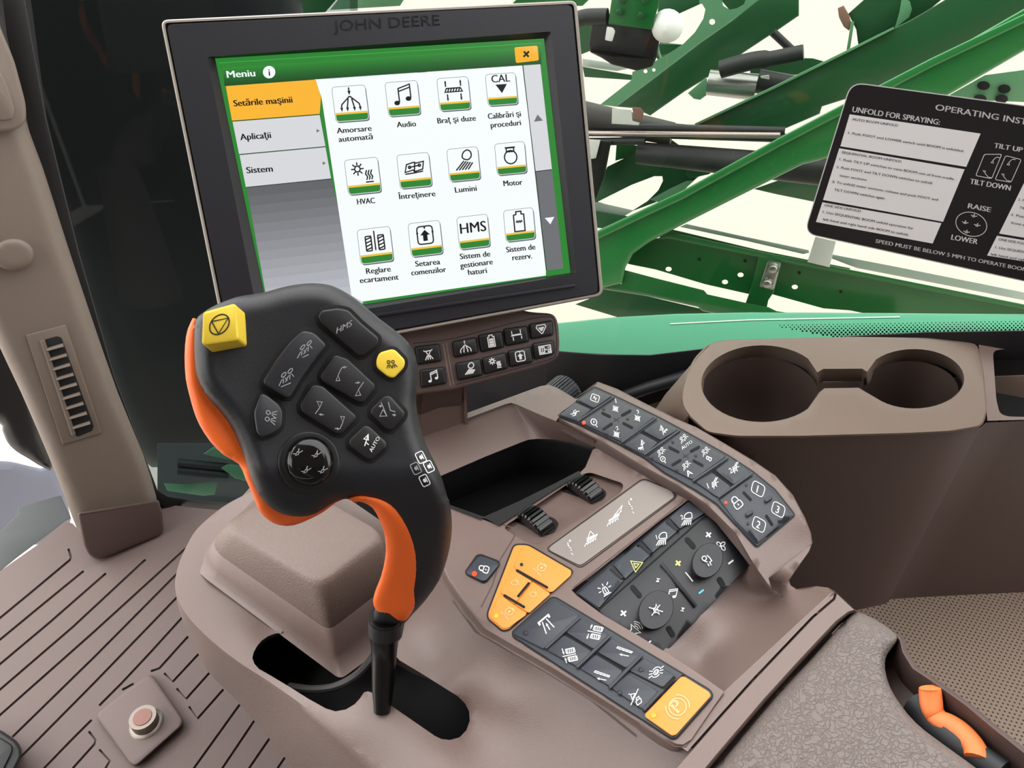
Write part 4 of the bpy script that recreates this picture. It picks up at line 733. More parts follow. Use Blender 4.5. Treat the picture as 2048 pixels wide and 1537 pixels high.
# ------------------------------------------------------------------ touchscreen display
dq = [np.array(CAM) + r for r in (np.array((-0.40057565, 0.30550915, -0.12115616)), np.array((-0.26788263, 0.46948987, -0.12604361)), np.array((-0.3495101, 0.26253374, -0.26442231)))]
DISP = Plane(dq[0], np.cross(dq[1] - dq[0], dq[2] - dq[0]))
CD = Z(300, 0, 2.2165)
BLo = (460, 731)
disp = thing('touchscreen_display', 'black touchscreen display showing a green and white machine menu', 'display', DISP.pt(800, 700, -.03))
outer = rp([(321, 40), (1153, 1), (1207, 592), BLo], [16, 14, 16, 16], 6)
b = MB(); od = dens(outer, 40); b.slab(DISP, od, -.034, -.004, 'frame_grey', 0)
b.loft([[DISP.pt(x, y, -.004) for x, y in od], [DISP.pt(x, y, .001) for x, y in od], [DISP.pt(x, y, .003) for x, y in inset(od, 2)], [DISP.pt(x, y, .003) for x, y in inset(od, 6)], [DISP.pt(x, y, -.004) for x, y in inset(od, 10)]], 'frame_grey'); b.build('silver_frame', disp, 40)
inner = rp([(334, 50), (1143, 10), (1196, 586), (468, 716)], 12, 5)
rec = rp([(414, 114), (1102, 63), (1153, 548), (520, 654)], 6, 4)
b = MB(); v2, tr = cdt(inner, [rec], 0); b.add([DISP.pt(x, y, .0035) for x, y in v2], tr, 'bezel')
b.loft([[DISP.pt(x, y, .0005) for x, y in inset(inner, -2)], [DISP.pt(x, y, .003) for x, y in inset(inner, -1)], [DISP.pt(x, y, .0035) for x, y in inner]], 'bezel')
scr = [(430, 117), (1088, 77), (1141, 546), (539, 638)]
scd = []
rr = dens(rec, 25); c0 = np.array(scr)
def toscr(p):
    # nearest point on the screen outline
    best = None
    for i in range(4):
        a, b_ = c0[i], c0[(i + 1) % 4]; d = b_ - a; t = min(max(((np.array(p) - a) @ d) / (d @ d), 0), 1); q_ = a + d * t; e = np.linalg.norm(q_ - p)
        if best is None or e < best[0]: best = (e, tuple(q_))
    return best[1]
b.loft([[DISP.pt(x, y, .0035) for x, y in rr], [DISP.pt(x, y, -.001) for x, y in [toscr(p) for p in rr]]], 'black')
b.slab(DISP, [(700, 636), (1150, 568), (1152, 573), (702, 642)], .003, .0062, 'bezel', 1)
b.build('bezel', disp, 30)
b = MB(); tbox(b, DISP, 'JOHN DEERE', (667, 62), (880, 50), (-1.5, -21), .0038, 'bezel_emboss', .01); b.build('embossed_lettering', disp)
SH = -.0008
s = MB(); s.fill(DISP, scr, SH, 's_green')
s.stroke(DISP, [(437, 126), (1080, 86), (1082, 90)], 2, SH + .0001, 's_lgreen')
ttl = CD((325, 320), (1735, 215), (1735, 285), (330, 380)); s.fill(DISP, ttl, SH + .0001, 's_dgreen')

def band(a, b, c, d, n, pre, h):
    "screen gradient: n bands between edge a-b (top) and edge d-c (bottom)"
    for i in range(n):
        t, u = i / n, (i + 1) / n; s.fill(DISP, [mx(a, d, t), mx(b, c, t), mx(b, c, u), mx(a, d, u)], h, pre + str(i))
band(*CD((322, 300), (1735, 205), (1735, 285), (332, 382)), 8, 's_t', SH + .0002)
wp = CD((730, 352), (1652, 290), (1755, 1200), (1755, 1222), (940, 1338), (893, 1310), (760, 430)); s.fill(DISP, wp, SH + .0002, 's_white')

for i, mm in enumerate(('s_black', 's_grey', 's_mid')): pass
band(*CD((428, 832), (802, 795), (945, 1345), (530, 1400)), 14, 's_r', SH + .00015)
s.fill(DISP, CD((1655, 290), (1730, 285), (1782, 752), (1708, 760)), SH + .0003, 's_ltgrey'); s.fill(DISP, CD((1708, 762), (1782, 753), (1832, 1190), (1760, 1200)), SH + .0003, 's_grey')
s.stroke(DISP, CD((1652, 290), (1708, 760), (1757, 1200)), 1.5, SH + .0004, 's_black'); s.stroke(DISP, CD((1708, 761), (1782, 752)), 1.5, SH + .0004, 's_black')
s.fill(DISP, CD((1702, 540), (1742, 535), (1718, 508)), SH + .0004, 's_grey'); s.fill(DISP, CD((1750, 967), (1792, 962), (1775, 995)), SH + .0004, 's_white')
tbox(s, DISP, 'Meniu', CD((343, 345))[0], CD((467, 338))[0], (-2.2, -13.5), SH + .0004, 's_white', .03)
s.fill(DISP, circ(*CD((528, 320))[0], 12.5, 20), SH + .0004, 's_white'); text(s, DISP, 'i', CD((530, 336))[0], (20, -1.5), (-2, -20), SH + .0005, 's_black', 'c', .02)
scrn = s.build('screen', disp, label='lit menu screen')
def scr_part(name, f):
    k = MB(); f(k); return k.build(name, scrn)
def tabf(poly, m, txt, a, b_, arrow_=None):
    def f(k):
        k.fill(DISP, CD(*poly), SH + .0004, m); tbox(k, DISP, txt, CD(a)[0], CD(b_)[0], (-2, -12.5), SH + .0006, 's_black', .034)
        k.stroke(DISP, CD(poly[-1], poly[-2]), 1.3, SH + .0005, 's_black')
        if arrow_: k.fill(DISP, CD((arrow_[0] - 7, arrow_[1] - 8), (arrow_[0] + 8, arrow_[1]), (arrow_[0] - 6, arrow_[1] + 8)), SH + .0006, 's_grey')
    return f
scr_part('menu_tab', tabf([(336, 382), (735, 353), (758, 430), (752, 507), (364, 537)], 's_orange', 'Setările maşinii', (373, 472), (632, 455)))
scr_part('menu_tab', tabf([(366, 540), (752, 510), (778, 650), (395, 685)], 's_ltgrey', 'Aplicaţii', (402, 622), (537, 612), (745, 580)))
scr_part('menu_tab', tabf([(397, 688), (778, 653), (803, 793), (425, 831)], 's_ltgrey', 'Sistem', (430, 769), (545, 761), (772, 724)))
def closef(k):
    k.slab(DISP, rp(CD((1615, 210), (1718, 202), (1724, 268), (1622, 280)), 4), SH, SH + .0006, 's_orange', .5); icon(k, DISP, 'plus', CD((1668, 240))[0], (7, 8), (8, -8), SH + .0008, 's_black', 4)
scr_part('close_button', closef)
apps = [('spread', (806, 388), ('Amorsare', 'automată'), [((830, 592), (983, 580)), ((838, 630), (988, 617))]), ('music', (1042, 368), ('Audio',), [((1096, 565), (1180, 560))]), ('boomarrows', (1272, 350), ('Braţ şi duze',), [((1276, 548), (1445, 535))]), ('cal', (1487, 332), ('Calibrări şi', 'proceduri'), [((1500, 528), (1645, 516)), ((1512, 567), (1645, 555))]),
        ('hvac', (862, 712), ('HVAC',), [((920, 907), (998, 901))]), ('book', (1094, 690), ('Întreţinere',), [((1103, 884), (1266, 870))]), ('lamp', (1316, 664), ('Lumini',), [((1354, 855), (1449, 846))]), ('engine', (1528, 640), ('Motor',), [((1569, 826), (1652, 819))]),
        ('tires', (918, 1022), ('Reglare', 'ecartament'), [((960, 1215), (1068, 1204)), ((932, 1256), (1103, 1240))]), ('control', (1144, 994), ('Setarea', 'comenzilor'), [((1178, 1183), (1287, 1172)), ((1160, 1222), (1314, 1206))]), ('hms', (1360, 966), ('Sistem de', 'gestionare', 'haturi'), [((1376, 1150), (1509, 1137)), ((1377, 1190), (1520, 1172)), ((1412, 1220), (1494, 1211))]), ('tank', (1567, 936), ('Sistem de', 'rezerv.'), [((1581, 1120), (1709, 1106)), ((1608, 1155), (1694, 1146))])]
for i, (n, tl, names, pos) in enumerate(apps):
    sc = 1 - (tl[0] - 800) / 800 * .12; w_, h_ = 146 * sc, 148 * sc; sk = .105 - (tl[0] - 800) / 900 * .035; sy = -.075 - (tl[1] - 380) / 600 * .045
    def Q(x, y, tl=tl, w_=w_, h_=h_, sk=sk, sy=sy): return CD((tl[0] + x * w_ + y * h_ * sk * 1.25, tl[1] + y * h_ * 1.04 + x * w_ * sy))[0]
    def f(k):
        B = rp([Q(0, 0), Q(1, 0), Q(1, 1), Q(0, 1)], 7, 4); k.fill(DISP, [(x + 2, y + 2.5) for x, y in B], SH + .0003, 's_blue'); k.fill(DISP, inset(B, -.9), SH + .0004, 's_grey'); k.fill(DISP, B, SH + .0005, 's_white')
        k.fill(DISP, rp([Q(.02, .74), Q(.99, .74), Q(.985, .985), Q(.02, .985)], [1, 1, 6, 6]), SH + .0006, 's_green'); k.fill(DISP, [Q(.01, .74), Q(.99, .74), Q(.99, .80), Q(.01, .80)], SH + .0007, 's_yellow')
        c = Q(.5, .39); u = np.array(Q(.82, .39)) - c; v = np.array(Q(.5, .06)) - c; icon(k, DISP, n, c, u * 1.1, v * 1.08, SH + .0008, 's_black', 2.7)
        for t, (a, b_) in zip(names, pos): tbox(k, DISP, t, CD(a)[0], CD(b_)[0], (-1.6, -11.0), SH + .0005, 's_black', .03)
    scr_part('app_icon', f)
# ------------------------------------------------------------------ key module under the display
MOD = Plane(DISP.pt(900, 690, -.012), DISP.n + np.array((0, 0, .12))); CMo = Z(800, 600, 4.6545)
mod = thing('display_keypad', 'brown keypad module with ten black shortcut keys hanging under the display', 'keypad', MOD.pt(950, 780, -.04))
mo_ = CMo((-300, 300), (60, 230), (600, 150), (850, 110), (1100, 85), (1190, 110), (1260, 118), (1380, 125), (1430, 140), (1458, 180), (1475, 250), (1484, 400), (1478, 505), (1450, 550), (1380, 595), (1180, 660), (900, 735), (480, 842), (150, 885), (-300, 960))
b = MB(); b.slab(MOD, dens(rp(mo_, 6), 20), -.024, 0, 'plastic_dark', 6)
b.stroke(MOD, CMo((400, 410), (470, 800)), 3, .0002, 'plastic'); b.stroke(MOD, CMo((430, 400), (500, 790)), 2, .0002, 'plastic')
b.stroke(MOD, [(x, y) for x, y in cr(CMo((120, 405), (470, 365), (860, 265), (1180, 185), (1330, 160), (1420, 165), (1445, 230), (1462, 400), (1450, 500), (1380, 560), (900, 690), (520, 790)), 3, False)], 1.4, .0002, 'key_gap')
b.build('keypad_body', mod, 50)
mk_ = [((490, 392), (705, 352), (722, 490), (510, 533), 'spread'), ((732, 332), (945, 295), (965, 438), (758, 482), 'tankfull'), ((965, 275), (1180, 245), (1198, 385), (990, 425), 'boom2'), ((1205, 230), (1415, 195), (1422, 325), (1222, 362), 'funnel'),
       ((520, 595), (745, 550), (765, 700), (545, 748), 'lamp'), ((768, 545), (980, 492), (1000, 635), (790, 690), 'hvac'), ((1005, 480), (1215, 440), (1232, 578), (1028, 622), 'control'), ((1235, 410), (1425, 378), (1438, 490), (1400, 515), (1255, 552), 'panel'),
       ((140, 442), (362, 412), (385, 565), (170, 600), 'rinse'), ((185, 655), (410, 628), (430, 775), (200, 815), 'music')]
for e in mk_:
    P_ = rp(CMo(*e[:-1]), 4); k = MB(); k.slab(MOD, inset(P_, -2), -.001, .0004, 'key_gap', .6); k.slab(MOD, P_, 0, .003, 'black', 3)
    c = np.mean(P_, 0); icon(k, MOD, e[-1], (c[0], c[1] - 1), *uv((.97, -.17), (-.16, -.98), 13), .0032, 'white', 1.9); k.build('key', mod)
ar = MB(); ar.loft([[MOD.pt(x, y, -.012) for x, y in ((845, 770), (926, 762))], [MOD.pt(x, y, -.02) for x, y in ((845, 800), (924, 790))], [PLAT.pt(x, y, -.004) for x, y in ((835, 864), (918, 834))], [PLAT.pt(x, y, -.06) for x, y in ((835, 890), (918, 860))]], 'plastic_dark', False)
a_ = ar; ar.box(MOD.pt(870, 800, -.05), (px_axis(MOD, (800, 800), (900, 780)), MOD.n, (0, 0, 1)), (.022, .014, .05), 'plastic', .15); ar.build('mounting_arm', mod)
# ------------------------------------------------------------------ cab: floor, mat, pillar, windows, side console, seat
fl = MB(); fl.box((.1, -.1, -.02), ((1, 0, 0), (0, 1, 0), (0, 0, 1)), (.9, .62, .017), 'deck_grey', .05); fl.build('floor', None, kind='structure')
MAT = horiz(.006)
CF = Z(0, 950, 2.6186)
mo2 = CF((-700, 1000), (-300, 720), (0, 505), (200, 365), (340, 245), (380, 255), (420, 300), (640, 190), (830, 150), (1000, 172), (1250, 195), (1500, 230), (1700, 800), (1900, 1600), (1500, 1900), (-900, 2000))
mm = MB()
def gro(pts, w=5): 
    a = [np.array(p) for p in CF(*pts)]; L = []; R = []
    for i in range(len(a)):
        d = unit(a[min(i + 1, len(a) - 1)] - a[max(i - 1, 0)]); n = np.array((-d[1], d[0])) * w / 2; L.append(tuple(a[i] + n)); R.append(tuple(a[i] - n))
    return L + R[::-1]
G = [((-420, 1098), (180, 603), (366, 447), (372, 432), (358, 388)), ((-420, 1212), (200, 700), (438, 505)), ((-420, 1346), (260, 775), (555, 517)), ((-420, 1488), (380, 800), (762, 445)), ((-420, 1632), (480, 835), (975, 385)), ((65, 1375), (500, 950), (935, 512)), ((60, 1530), (500, 1085), (930, 640)),
     ((225, 1545), (370, 1395), (480, 1285)), ((520, 1210), (640, 1090), (790, 930), (955, 748)), ((790, 1030), (835, 1015), (985, 848)), ((860, 1040), (905, 1085), (1040, 940)), ((925, 1120), (975, 1175), (1100, 1035)), ((990, 1215), (1035, 1278), (1170, 1125)), ((1000, 1560), (1255, 1205)), ((1150, 1560), (1345, 1270)), ((1290, 1560), (1420, 1370)), ((1440, 1560), (1500, 1470)),
     ((380, 1540), (495, 1412), (500, 1390), (465, 1345)), ((520, 1440), (575, 1500), (540, 1560)), ((640, 1128), (700, 1095))]
mm.patch(MAT, dens(mo2, 40), 'rubber_mat', holes=[gro(g, 4.6) for g in G], sp=40, hskirt=.004)
mm.patch(horiz(.0015), dens(mo2, 40), 'rubber_mat', sp=0)
fmat = thing('floor_mat', 'brown ribbed rubber mat covering the cab floor', 'floor mat', MAT.pt(300, 1300)); mm.build('ribbed_sheet', fmat, 30)
k = MB(); k.slab(MAT, rp(CF((790, 1035), (972, 1298), (700, 1540), (495, 1262)), 16), 0, .014, 'rubber_mat', 6); k.build('raised_pad', fmat, 50)
BP = horiz(.022); bc = BP.pt(292, 1447)
k = MB(); k.revolve(bc + np.array((0, 0, -.004)), (0, 0, 1), [(.019, 0), (.02, .002), (.018, .004), (.014, .005), (.014, .004)], 'bolt'); wsh = bc
k.add(*(lambda c: ([c + np.array((.0155 * math.cos(a), .0155 * math.sin(a), z)) for z in (0, .014) for a in np.arange(24) * math.pi / 12], [tuple(range(24, 48))] + [(i, (i + 1) % 24, 24 + (i + 1) % 24, 24 + i) for i in range(24)]))(bc), 'bolt')
k.revolve(bc + np.array((0, 0, .0138)), (0, 0, 1), [(.011, 0), (.0105, .0012), (.003, .0014)], 'rust'); tag(k.build('floor_bolt', None, 40), 'large steel bolt head on the raised pad of the floor mat', 'bolt')
k = MB(); k.slab(horiz(.03), rp(CF((-200, 1290), (0, 1335), (90, 1395), (115, 1440), (108, 1480), (45, 1600), (-200, 1700)), 10), -.02, .015, 'black', 8); k.slab(horiz(.03), rp(CF((-200, 1330), (0, 1375), (70, 1420), (60, 1460), (10, 1560), (-200, 1650)), 8), .014, .019, 'black', 4); tag(k.build('pedal', None, 50), 'black pedal corner standing on the floor mat by the left frame edge', 'pedal')
# pillar with air vent
pb = horiz(0).pt(235, 1085)
PIL = Plane(pb, (.93, -.36, .10))
CP = Z(0, 0, 1.3978)
pil = MB(); po_ = CP((-200, -300), (-60, -80), (10, 100), (62, 310), (120, 470), (190, 690), (260, 900), (330, 1100), (400, 1270), (437, 1390), (436, 1430), (425, 1455), (380, 1480), (250, 1518), (235, 1515), (215, 1480), (150, 1310), (60, 1100), (-20, 930), (-160, 600), (-300, 300))
pil.inflate(PIL, cr(po_, 2), 'pillar_tan', 30, .03, 0, .09, 16); pillar = pil.build('trim_1', None, 60, kind='structure')
k = MB(); k.slab(PIL, rp(CP((-80, 30), (0, 75), (40, 170), (72, 290), (74, 340), (45, 365), (0, 370), (-80, 380)), 14), .02, .045, 'pillar_tan', 8); k.slab(PIL, rp(CP((-80, 150), (5, 205), (25, 250), (42, 310), (36, 335), (-80, 345)), 8), .044, .048, 'pillar_tan', 4); k.build('grab_handle_cover', pillar, 50)
k = MB(); e = [(CP((40, 712))[0][0] + 41 * math.cos(t), CP((40, 712))[0][1] + 32 * math.sin(t)) for t in np.arange(36) * math.pi / 18]; k.inflate(PIL, [(x - 2, y + 0) for x, y in e], 'pillar_tan', 12, .006, .040, .02, 8); k.build('round_cap', pillar, 50)
k = MB(); k.slab(PIL, rp(CP((72, 937), (184, 908), (285, 1212), (175, 1245)), 4), .028, .0325, 'pillar_tan', 2)
vs_ = CP((118, 952), (160, 940), (172, 945), (262, 1192), (258, 1205), (218, 1222), (205, 1215)); k.slab(PIL, rp(vs_, 3), .032, .0330, 'black_matte', .3)
for t in np.linspace(.08, .93, 9):
    a = mx(CP((122, 958))[0], CP((208, 1215))[0], t); b_ = mx(CP((170, 945))[0], CP((258, 1200))[0], t); k.tube([PIL.pt(a[0], a[1], .033), PIL.pt(b_[0], b_[1], .036)], .0035, 'pillar_tan', 8, sq=.6)
k.tube([PIL.pt(*CP((118, 952))[0], .033), PIL.pt(*CP((205, 1215))[0], .033)], .003, 'pillar_tan', 8); k.build('air_vent', pillar, 50)
k = MB(); bb = CF((405, 200), (830, 130), (850, 200), (858, 290), (835, 320), (560, 430), (500, 440), (465, 420), (440, 370)); k.slab(Plane(horiz(.004).pt(230, 1120), (.93, -.36, .02)), rp(bb, 6), -.06, .0, 'plastic_dark', 6); k.build('pillar_foot', pillar, 50)
# left front: black seal, dark glass pane with what stands behind it
GW = Plane(pb + np.array((-.03, .03, 0)), (.86, -.5, .08))
fr = MB(); fr.slab(GW, CP((0, -60), (60, -60), (130, 330), (220, 700), (320, 1050), (440, 1370), (470, 1388), (560, 1402), (700, 1410), (700, 1440), (560, 1430), (460, 1420), (430, 1400), (300, 1130), (190, 800), (90, 400), (20, 100)), -.02, .01, 'black', 3); 
w2 = MB(); w2.slab(GW, CP((60, -200), (1000, -200), (1000, 1420), (560, 1404), (470, 1390), (440, 1372), (320, 1050), (220, 700), (130, 330)), -.004, 0, 'glass_dark', 0); win2 = w2.build('window_2', None, kind='structure'); fr.build('window_seal', win2)
TK = Plane(GW.p + np.array((-.6, .42, 0)), (.86, -.5, .05))
k = MB(); k.inflate(TK, cr(CP((-120, -200), (300, -300), (800, -200), (830, 600), (800, 1130), (640, 1270), (520, 1300), (370, 1260), (180, 800), (-20, 300)), 3), 'black', 60, .12, 0, .3, 40); tag(k.build('spray_tank', None, 70), 'large dark rounded tank behind the front corner glass', 'tank')
CB2 = Z(0, 850, 3.938); FG = Plane(GW.p + np.array((-.16, .12, 0)), (.7, -.5, .5))
k = MB(); k.slab(FG, CB2((1290, 460), (1440, 470), (1710, 450), (1690, 550), (1600, 560), (1320, 520)), -.01, 0, 'green_pale', 2); k.slab(FG, CB2((1600, 230), (1680, 175), (1900, 270), (1900, 300), (1640, 240)), -.01, .02, 'green_pale', 2); k.slab(FG, CB2((1740, 340), (1790, 310), (1900, 320), (2060, 420), (2060, 480), (1850, 420)), -.01, .02, 'green_pale', 2)
for y in (300, 360): k.tube([FG.pt(*CB2((1400, y))[0], .01), FG.pt(*CB2((1800, y + 40))[0], .01)], .008, 'hose', 8)
tag(k.build('front_linkage', None), 'green linkage plates seen low through the front corner glass', 'linkage')
k = MB(); k.slab(Plane(GW.p + np.array((-.3, .2, 0)), (.7, -.5, .5)), CP((440, 1240), (700, 1240), (700, 1420), (440, 1420)), -.02, 0, 'deck_grey', 2); tag(k.build('step_plate', None), 'dark step plate under the green linkage', 'plate')
# left edge, beyond the windscreen
k = MB(); k.slab(horiz(.0), CB2((-420, 1495), (130, 1050), (520, 755), (560, 740), (480, 560), (440, 565), (170, 640), (135, 660), (145, 700), (0, 845), (-60, 880)), -.03, -.004, 'deck_grey', 2); tag(k.build('windscreen_sill', None), 'dark grey sill plate past the edge of the floor mat', 'sill')
LF = Plane(horiz(0).pt(60, 1000) + np.array((-.25, .05, 0)), (.9, -.2, .25))
k = MB(); k.inflate(LF, cr(CB2((-400, 290), (0, 285), (130, 300), (320, 345), (420, 335), (520, 560), (520, 900), (0, 950), (-400, 950)), 2), 'cloth', 20, .03, 0, .1, 20); tag(k.build('cloth_sheet', None), 'pale grey sheet lying outside left of the pillar', 'cloth')
k = MB(); k.inflate(Plane(LF.p + np.array((.22, .0, 0)), (.9, -.2, .1)), cr(CB2((-300, -900), (100, -700), (330, 0), (420, 340), (330, 330), (230, 270), (130, 210), (60, 140), (20, 50), (-10, -20), (-300, -200)), 3), 'black', 18, .03, 0, .1, 16); tag(k.build('mirror_housing', None, 60), 'black rounded mirror housing left of the pillar', 'mirror')
# side window
WN = np.array((-.209, .976, .06)); WP = CAM + ray(1700, 660) * .72; WIN = Plane(WP, WN)
wg = MB(); wg.slab(WIN, [(700, -500), (3000, -500), (3000, 700), (2048, 676), (1700, 682), (1500, 686), (1420, 697), (1300, 712), (1200, 711), (1100, 704), (900, 700), (700, 690)], -.004, 0, 'glass', 0)
win = wg.build('window_1', None, kind='structure')
CW = Z(1150, 0, 2.196)
fd = MB()
for r in range(9):
    for i in range(64):
        x = 1560 + i * 8.2 + (r % 2) * 4.1; y0 = 655 + (x - 1560) * (-8 / 500.) + r * 4.1 - 4; rr_ = 1.25 + r * .28
        if r * 4.1 < (x - 1540) * .2 and y0 < 682 and x < 2060 and y0 > 648 - (x - 1560) * .01: fd.fill(WIN, circ(x, y0, min(rr_, 2.4), 6), .0006, 'black_matte')
fd.build('frit_dots', win, kind='stuff')
se = MB(); se.slab(WIN, [(1090, 700), (1200, 709), (1300, 710), (1420, 696), (1500, 684), (1560, 690), (1700, 672), (1850, 664), (2100, 660), (2100, 720), (1700, 720), (1440, 730), (1390, 745), (1240, 790), (1150, 820), (1090, 800)], -.02, .012, 'black', 4)
se.tube([WIN.pt(x, y, .02) for x, y in ((1225, 802), (1300, 775), (1390, 748))], .0065, 'hose', 10); se.build('window_seal', win)
wr_ = MB(); WR = Plane(WP + WN * -.01, WN); wr_.slab(WR, [(600, 690), (1090, 702), (1300, 713), (1500, 690), (3000, 690), (3000, 900), (1500, 1400), (600, 1400)], -.03, .0, 'black', 3); wr_.slab(WR, [(1225, 842), (1290, 812), (1350, 794), (1440, 770), (3000, 720), (3000, 1500), (1225, 1500)], -.03, .004, 'tan_plastic', 3); wr_.build('wall_right', None, kind='structure')  # right cab wall panel below the window
# instruction decal stuck on the window
dc = thing('instruction_decal', 'black and white operating instruction sticker on the side window', 'sticker', WIN.pt(1900, 400, .002)); CX = Z(1590, 150, 3.749); CR = Z(1500, 0, 3.737)
s = MB(); dp = rp([(1703, 166), (2620, 290), (2500, 660), (1610, 466)], [26, 20, 20, 24], 6); s.fill(WIN, inset(dp, -2), .0012, 'white'); s.fill(WIN, dp, .0015, 'decal_black'); s.build('backing', dc)
W_ = [((410, 295), (1392, 440), (1284, 690), (340, 535)), ((332, 550), (1272, 708), (1110, 1102), (210, 938)), ((205, 955), (1098, 1112), (1032, 1265), (157, 1103)), ((1870, 500), (2600, 620), (2300, 1320), (1530, 1190)), ((1515, 1206), (2300, 1335), (2230, 1480), (1440, 1355))]
s = MB(); [s.fill(WIN, CX(*p), .0018, 'decal_white') for p in W_]; s.build('text_panels', dc)
s = MB(); TB = lambda t, a, b_, cap, m, bo=.02, sh=.0: tbox(s, WIN, t, CX(a)[0], CX(b_)[0], (cap * .22 / 3.749, -cap / 3.749), .0021, m, bo, sh)
TB('OPERATING INSTRUCTIONS', (1050, 262), (2170, 445), 44, 'white', .02); TB('UNFOLD FOR SPRAYING:', (428, 277), (1083, 375), 40, 'white', .025); TB('TILT UP', (1490, 545), (1702, 580), 36, 'white', .03); TB('TILT DOWN', (1310, 815), (1612, 868), 38, 'white', .03); TB('RAISE', (1295, 998), (1465, 1030), 36, 'white', .03); TB('LOWER', (1170, 1235), (1365, 1270), 38, 'white', .03); TB('SPEED MUST BE BELOW 5 MPH TO OPERATE BOOM', (603, 1258), (1735, 1475), 27, 'white', .025)
for t, a, b_ in (('AUTO BOOM UNFOLD', (428, 340), (770, 388)), ('1. Push FOOT and LOWER switch until BOOM is unfolded.', (398, 442), (1265, 580)), ('SEQUENTIAL BOOM UNFOLD', (350, 588), (795, 658)), ('1. Push TILT UP switches to raise BOOM out of front cradle.', (332, 640), (1195, 790)), ('2. Push FOOT and TILT DOWN switches to unfold', (310, 698), (1025, 820)), ('inner sections.', (335, 762), (540, 796)), ('3. To unfold outer sections, release and push FOOT and', (278, 808), (1070, 945)), ('TILT DOWN switches again.', (293, 868), (675, 935)), ('ONE SIDE UNFOLD', (220, 985), (490, 1030)), ('1. Use SEQUENTIAL BOOM unfold operation for', (207, 1035), (885, 1160)), ('left hand and right hand side BOOM to unfold.', (210, 1090), (850, 1208)),
                  ('2. Push FOOT', (1672, 942), (1860, 975)), ('TILT', (1682, 1002), (1745, 1014)), ('3. Push', (1617, 1055), (1730, 1075)), ('front cradle.', (1620, 1116), (1800, 1148)), ('ONE SIDE FOLD', (1525, 1240), (1740, 1278)), ('1. Use SEQUENTIAL', (1500, 1300), (1780, 1348)), ('left hand and right', (1468, 1352), (1740, 1400))):
    TB(t, a, b_, 17, 'key_gap', .012)
for q_ in (((1420, 595), (1550, 595), (1475, 778), (1355, 755)), ((1580, 605), (1697, 635), (1620, 805), (1500, 785))): s.stroke(WIN, rp(CX(*q_), 4), 1.3, .0021, 'white', True)
for c, u, v in (((1490, 640), (12, 2), (3, -9)), ((1430, 740), (12, 2), (3, 9)), ((1610, 655), (12, 2), (3, -9)), ((1570, 765), (12, 2), (3, 9))): icon(s, WIN, 'foldL', CX(c)[0], u, v, .0021, 'white', 1.2)
s.stroke(WIN, [(CX((1322, 1120))[0][0] + 31 * math.cos(t), CX((1322, 1120))[0][1] + 24 * math.sin(t) + 4 * math.cos(t)) for t in np.arange(32) * math.pi / 16], 1.3, .0021, 'white', True)
for c in ((1340, 1060), (1275, 1110), (1365, 1130), (1285, 1180)): icon(s, WIN, 'raise', CX(c)[0], (8, 1.5), (2, -6), .0021, 'white', 1.2)
s.build('lettering', dc)
# side console with cup holders
TOP = horiz(.552); CS = Z(1300, 650, 1.7326)
sc_ = thing('cup_holder_console', 'brown side console under the window with two joined cup holders', 'side console', TOP.pt(1650, 780, -.25))
to = [(1378, 830), (1364, 806), (1369, 765), (1392, 718), (1421, 690), (1455, 684), (1700, 678), (1860, 680), (1952, 690), (1964, 740), (1971, 823), (1962, 851), (1900, 862), (1819, 866), (1600, 872), (1473, 872), (1415, 864)]
to = rp(to, 12, 3)
def cup(cx, cy, rx, ry): return [(CS((cx, cy))[0][0] + rx / 1.7326 * math.cos(t), CS((cx, cy))[0][1] + ry / 1.7326 * math.sin(t)) for t in np.arange(44) * 2 * math.pi / 44]
c1 = cup(388, 205, 211, 134); c2 = cup(915, 188, 174, 104)
# joined opening: large cup, channel, small cup
A_ = [p for p in c1 if not (p[0] > CS((560, 0))[0][0] and CS((0, 145))[0][1] < p[1] < CS((0, 232))[0][1])]
def ang(c, p): return math.atan2(p[1] - c[1], p[0] - c[0])
k1 = CS((388, 205))[0]; k2 = CS((915, 188))[0]
A_ = sorted([p for p in c1 if not (abs(ang(k1, p)) < .42)], key=lambda p: ang(k1, p) % (2 * math.pi)); B_ = sorted([p for p in c2 if not (abs(abs(ang(k2, p)) - math.pi) < .42)], key=lambda p: ang(k2, p))
hole = A_ + CS((580, 165), (600, 153), (735, 152), (752, 163)) + B_ + CS((742, 232), (722, 220), (605, 222), (588, 235))
k = MB(); k.patch(TOP, dens(to, 14), 'tan_plastic', holes=[hole], sp=20)
k.loft([[TOP.pt(x, y) for x, y in to], [TOP.pt(x, y, -.002) for x, y in inset(to, -3)], [TOP.pt(x, y, -.006) for x, y in inset(to, -4)], [TOP.pt(x, y, -.016) for x, y in inset(to, -2)]], 'tan_plastic')
k.loft([[TOP.pt(x, y) for x, y in hole], [TOP.pt(x, y, -.0015) for x, y in inset(hole, 1.2)], [TOP.pt(x, y + 22, -.022) for x, y in inset(hole, 3)]], 'tan_plastic')
k.build('cup_tray', sc_, 50)
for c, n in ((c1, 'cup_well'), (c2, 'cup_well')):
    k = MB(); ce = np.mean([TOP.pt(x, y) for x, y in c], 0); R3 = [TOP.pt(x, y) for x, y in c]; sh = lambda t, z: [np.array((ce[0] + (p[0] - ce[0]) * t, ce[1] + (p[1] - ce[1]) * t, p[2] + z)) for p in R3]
    k.loft([sh(1.0, -.012), sh(.97, -.05), sh(.93, -.075), sh(.85, -.08)], 'cup_shade', True, False, True); k.build(n, sc_, 50)
k = MB(); ed = [(1378, 830), (1415, 864), (1473, 872), (1600, 872), (1819, 866), (1900, 862), (1962, 851), (1971, 842), (2048, 838), (2200, 832), (2400, 825)]
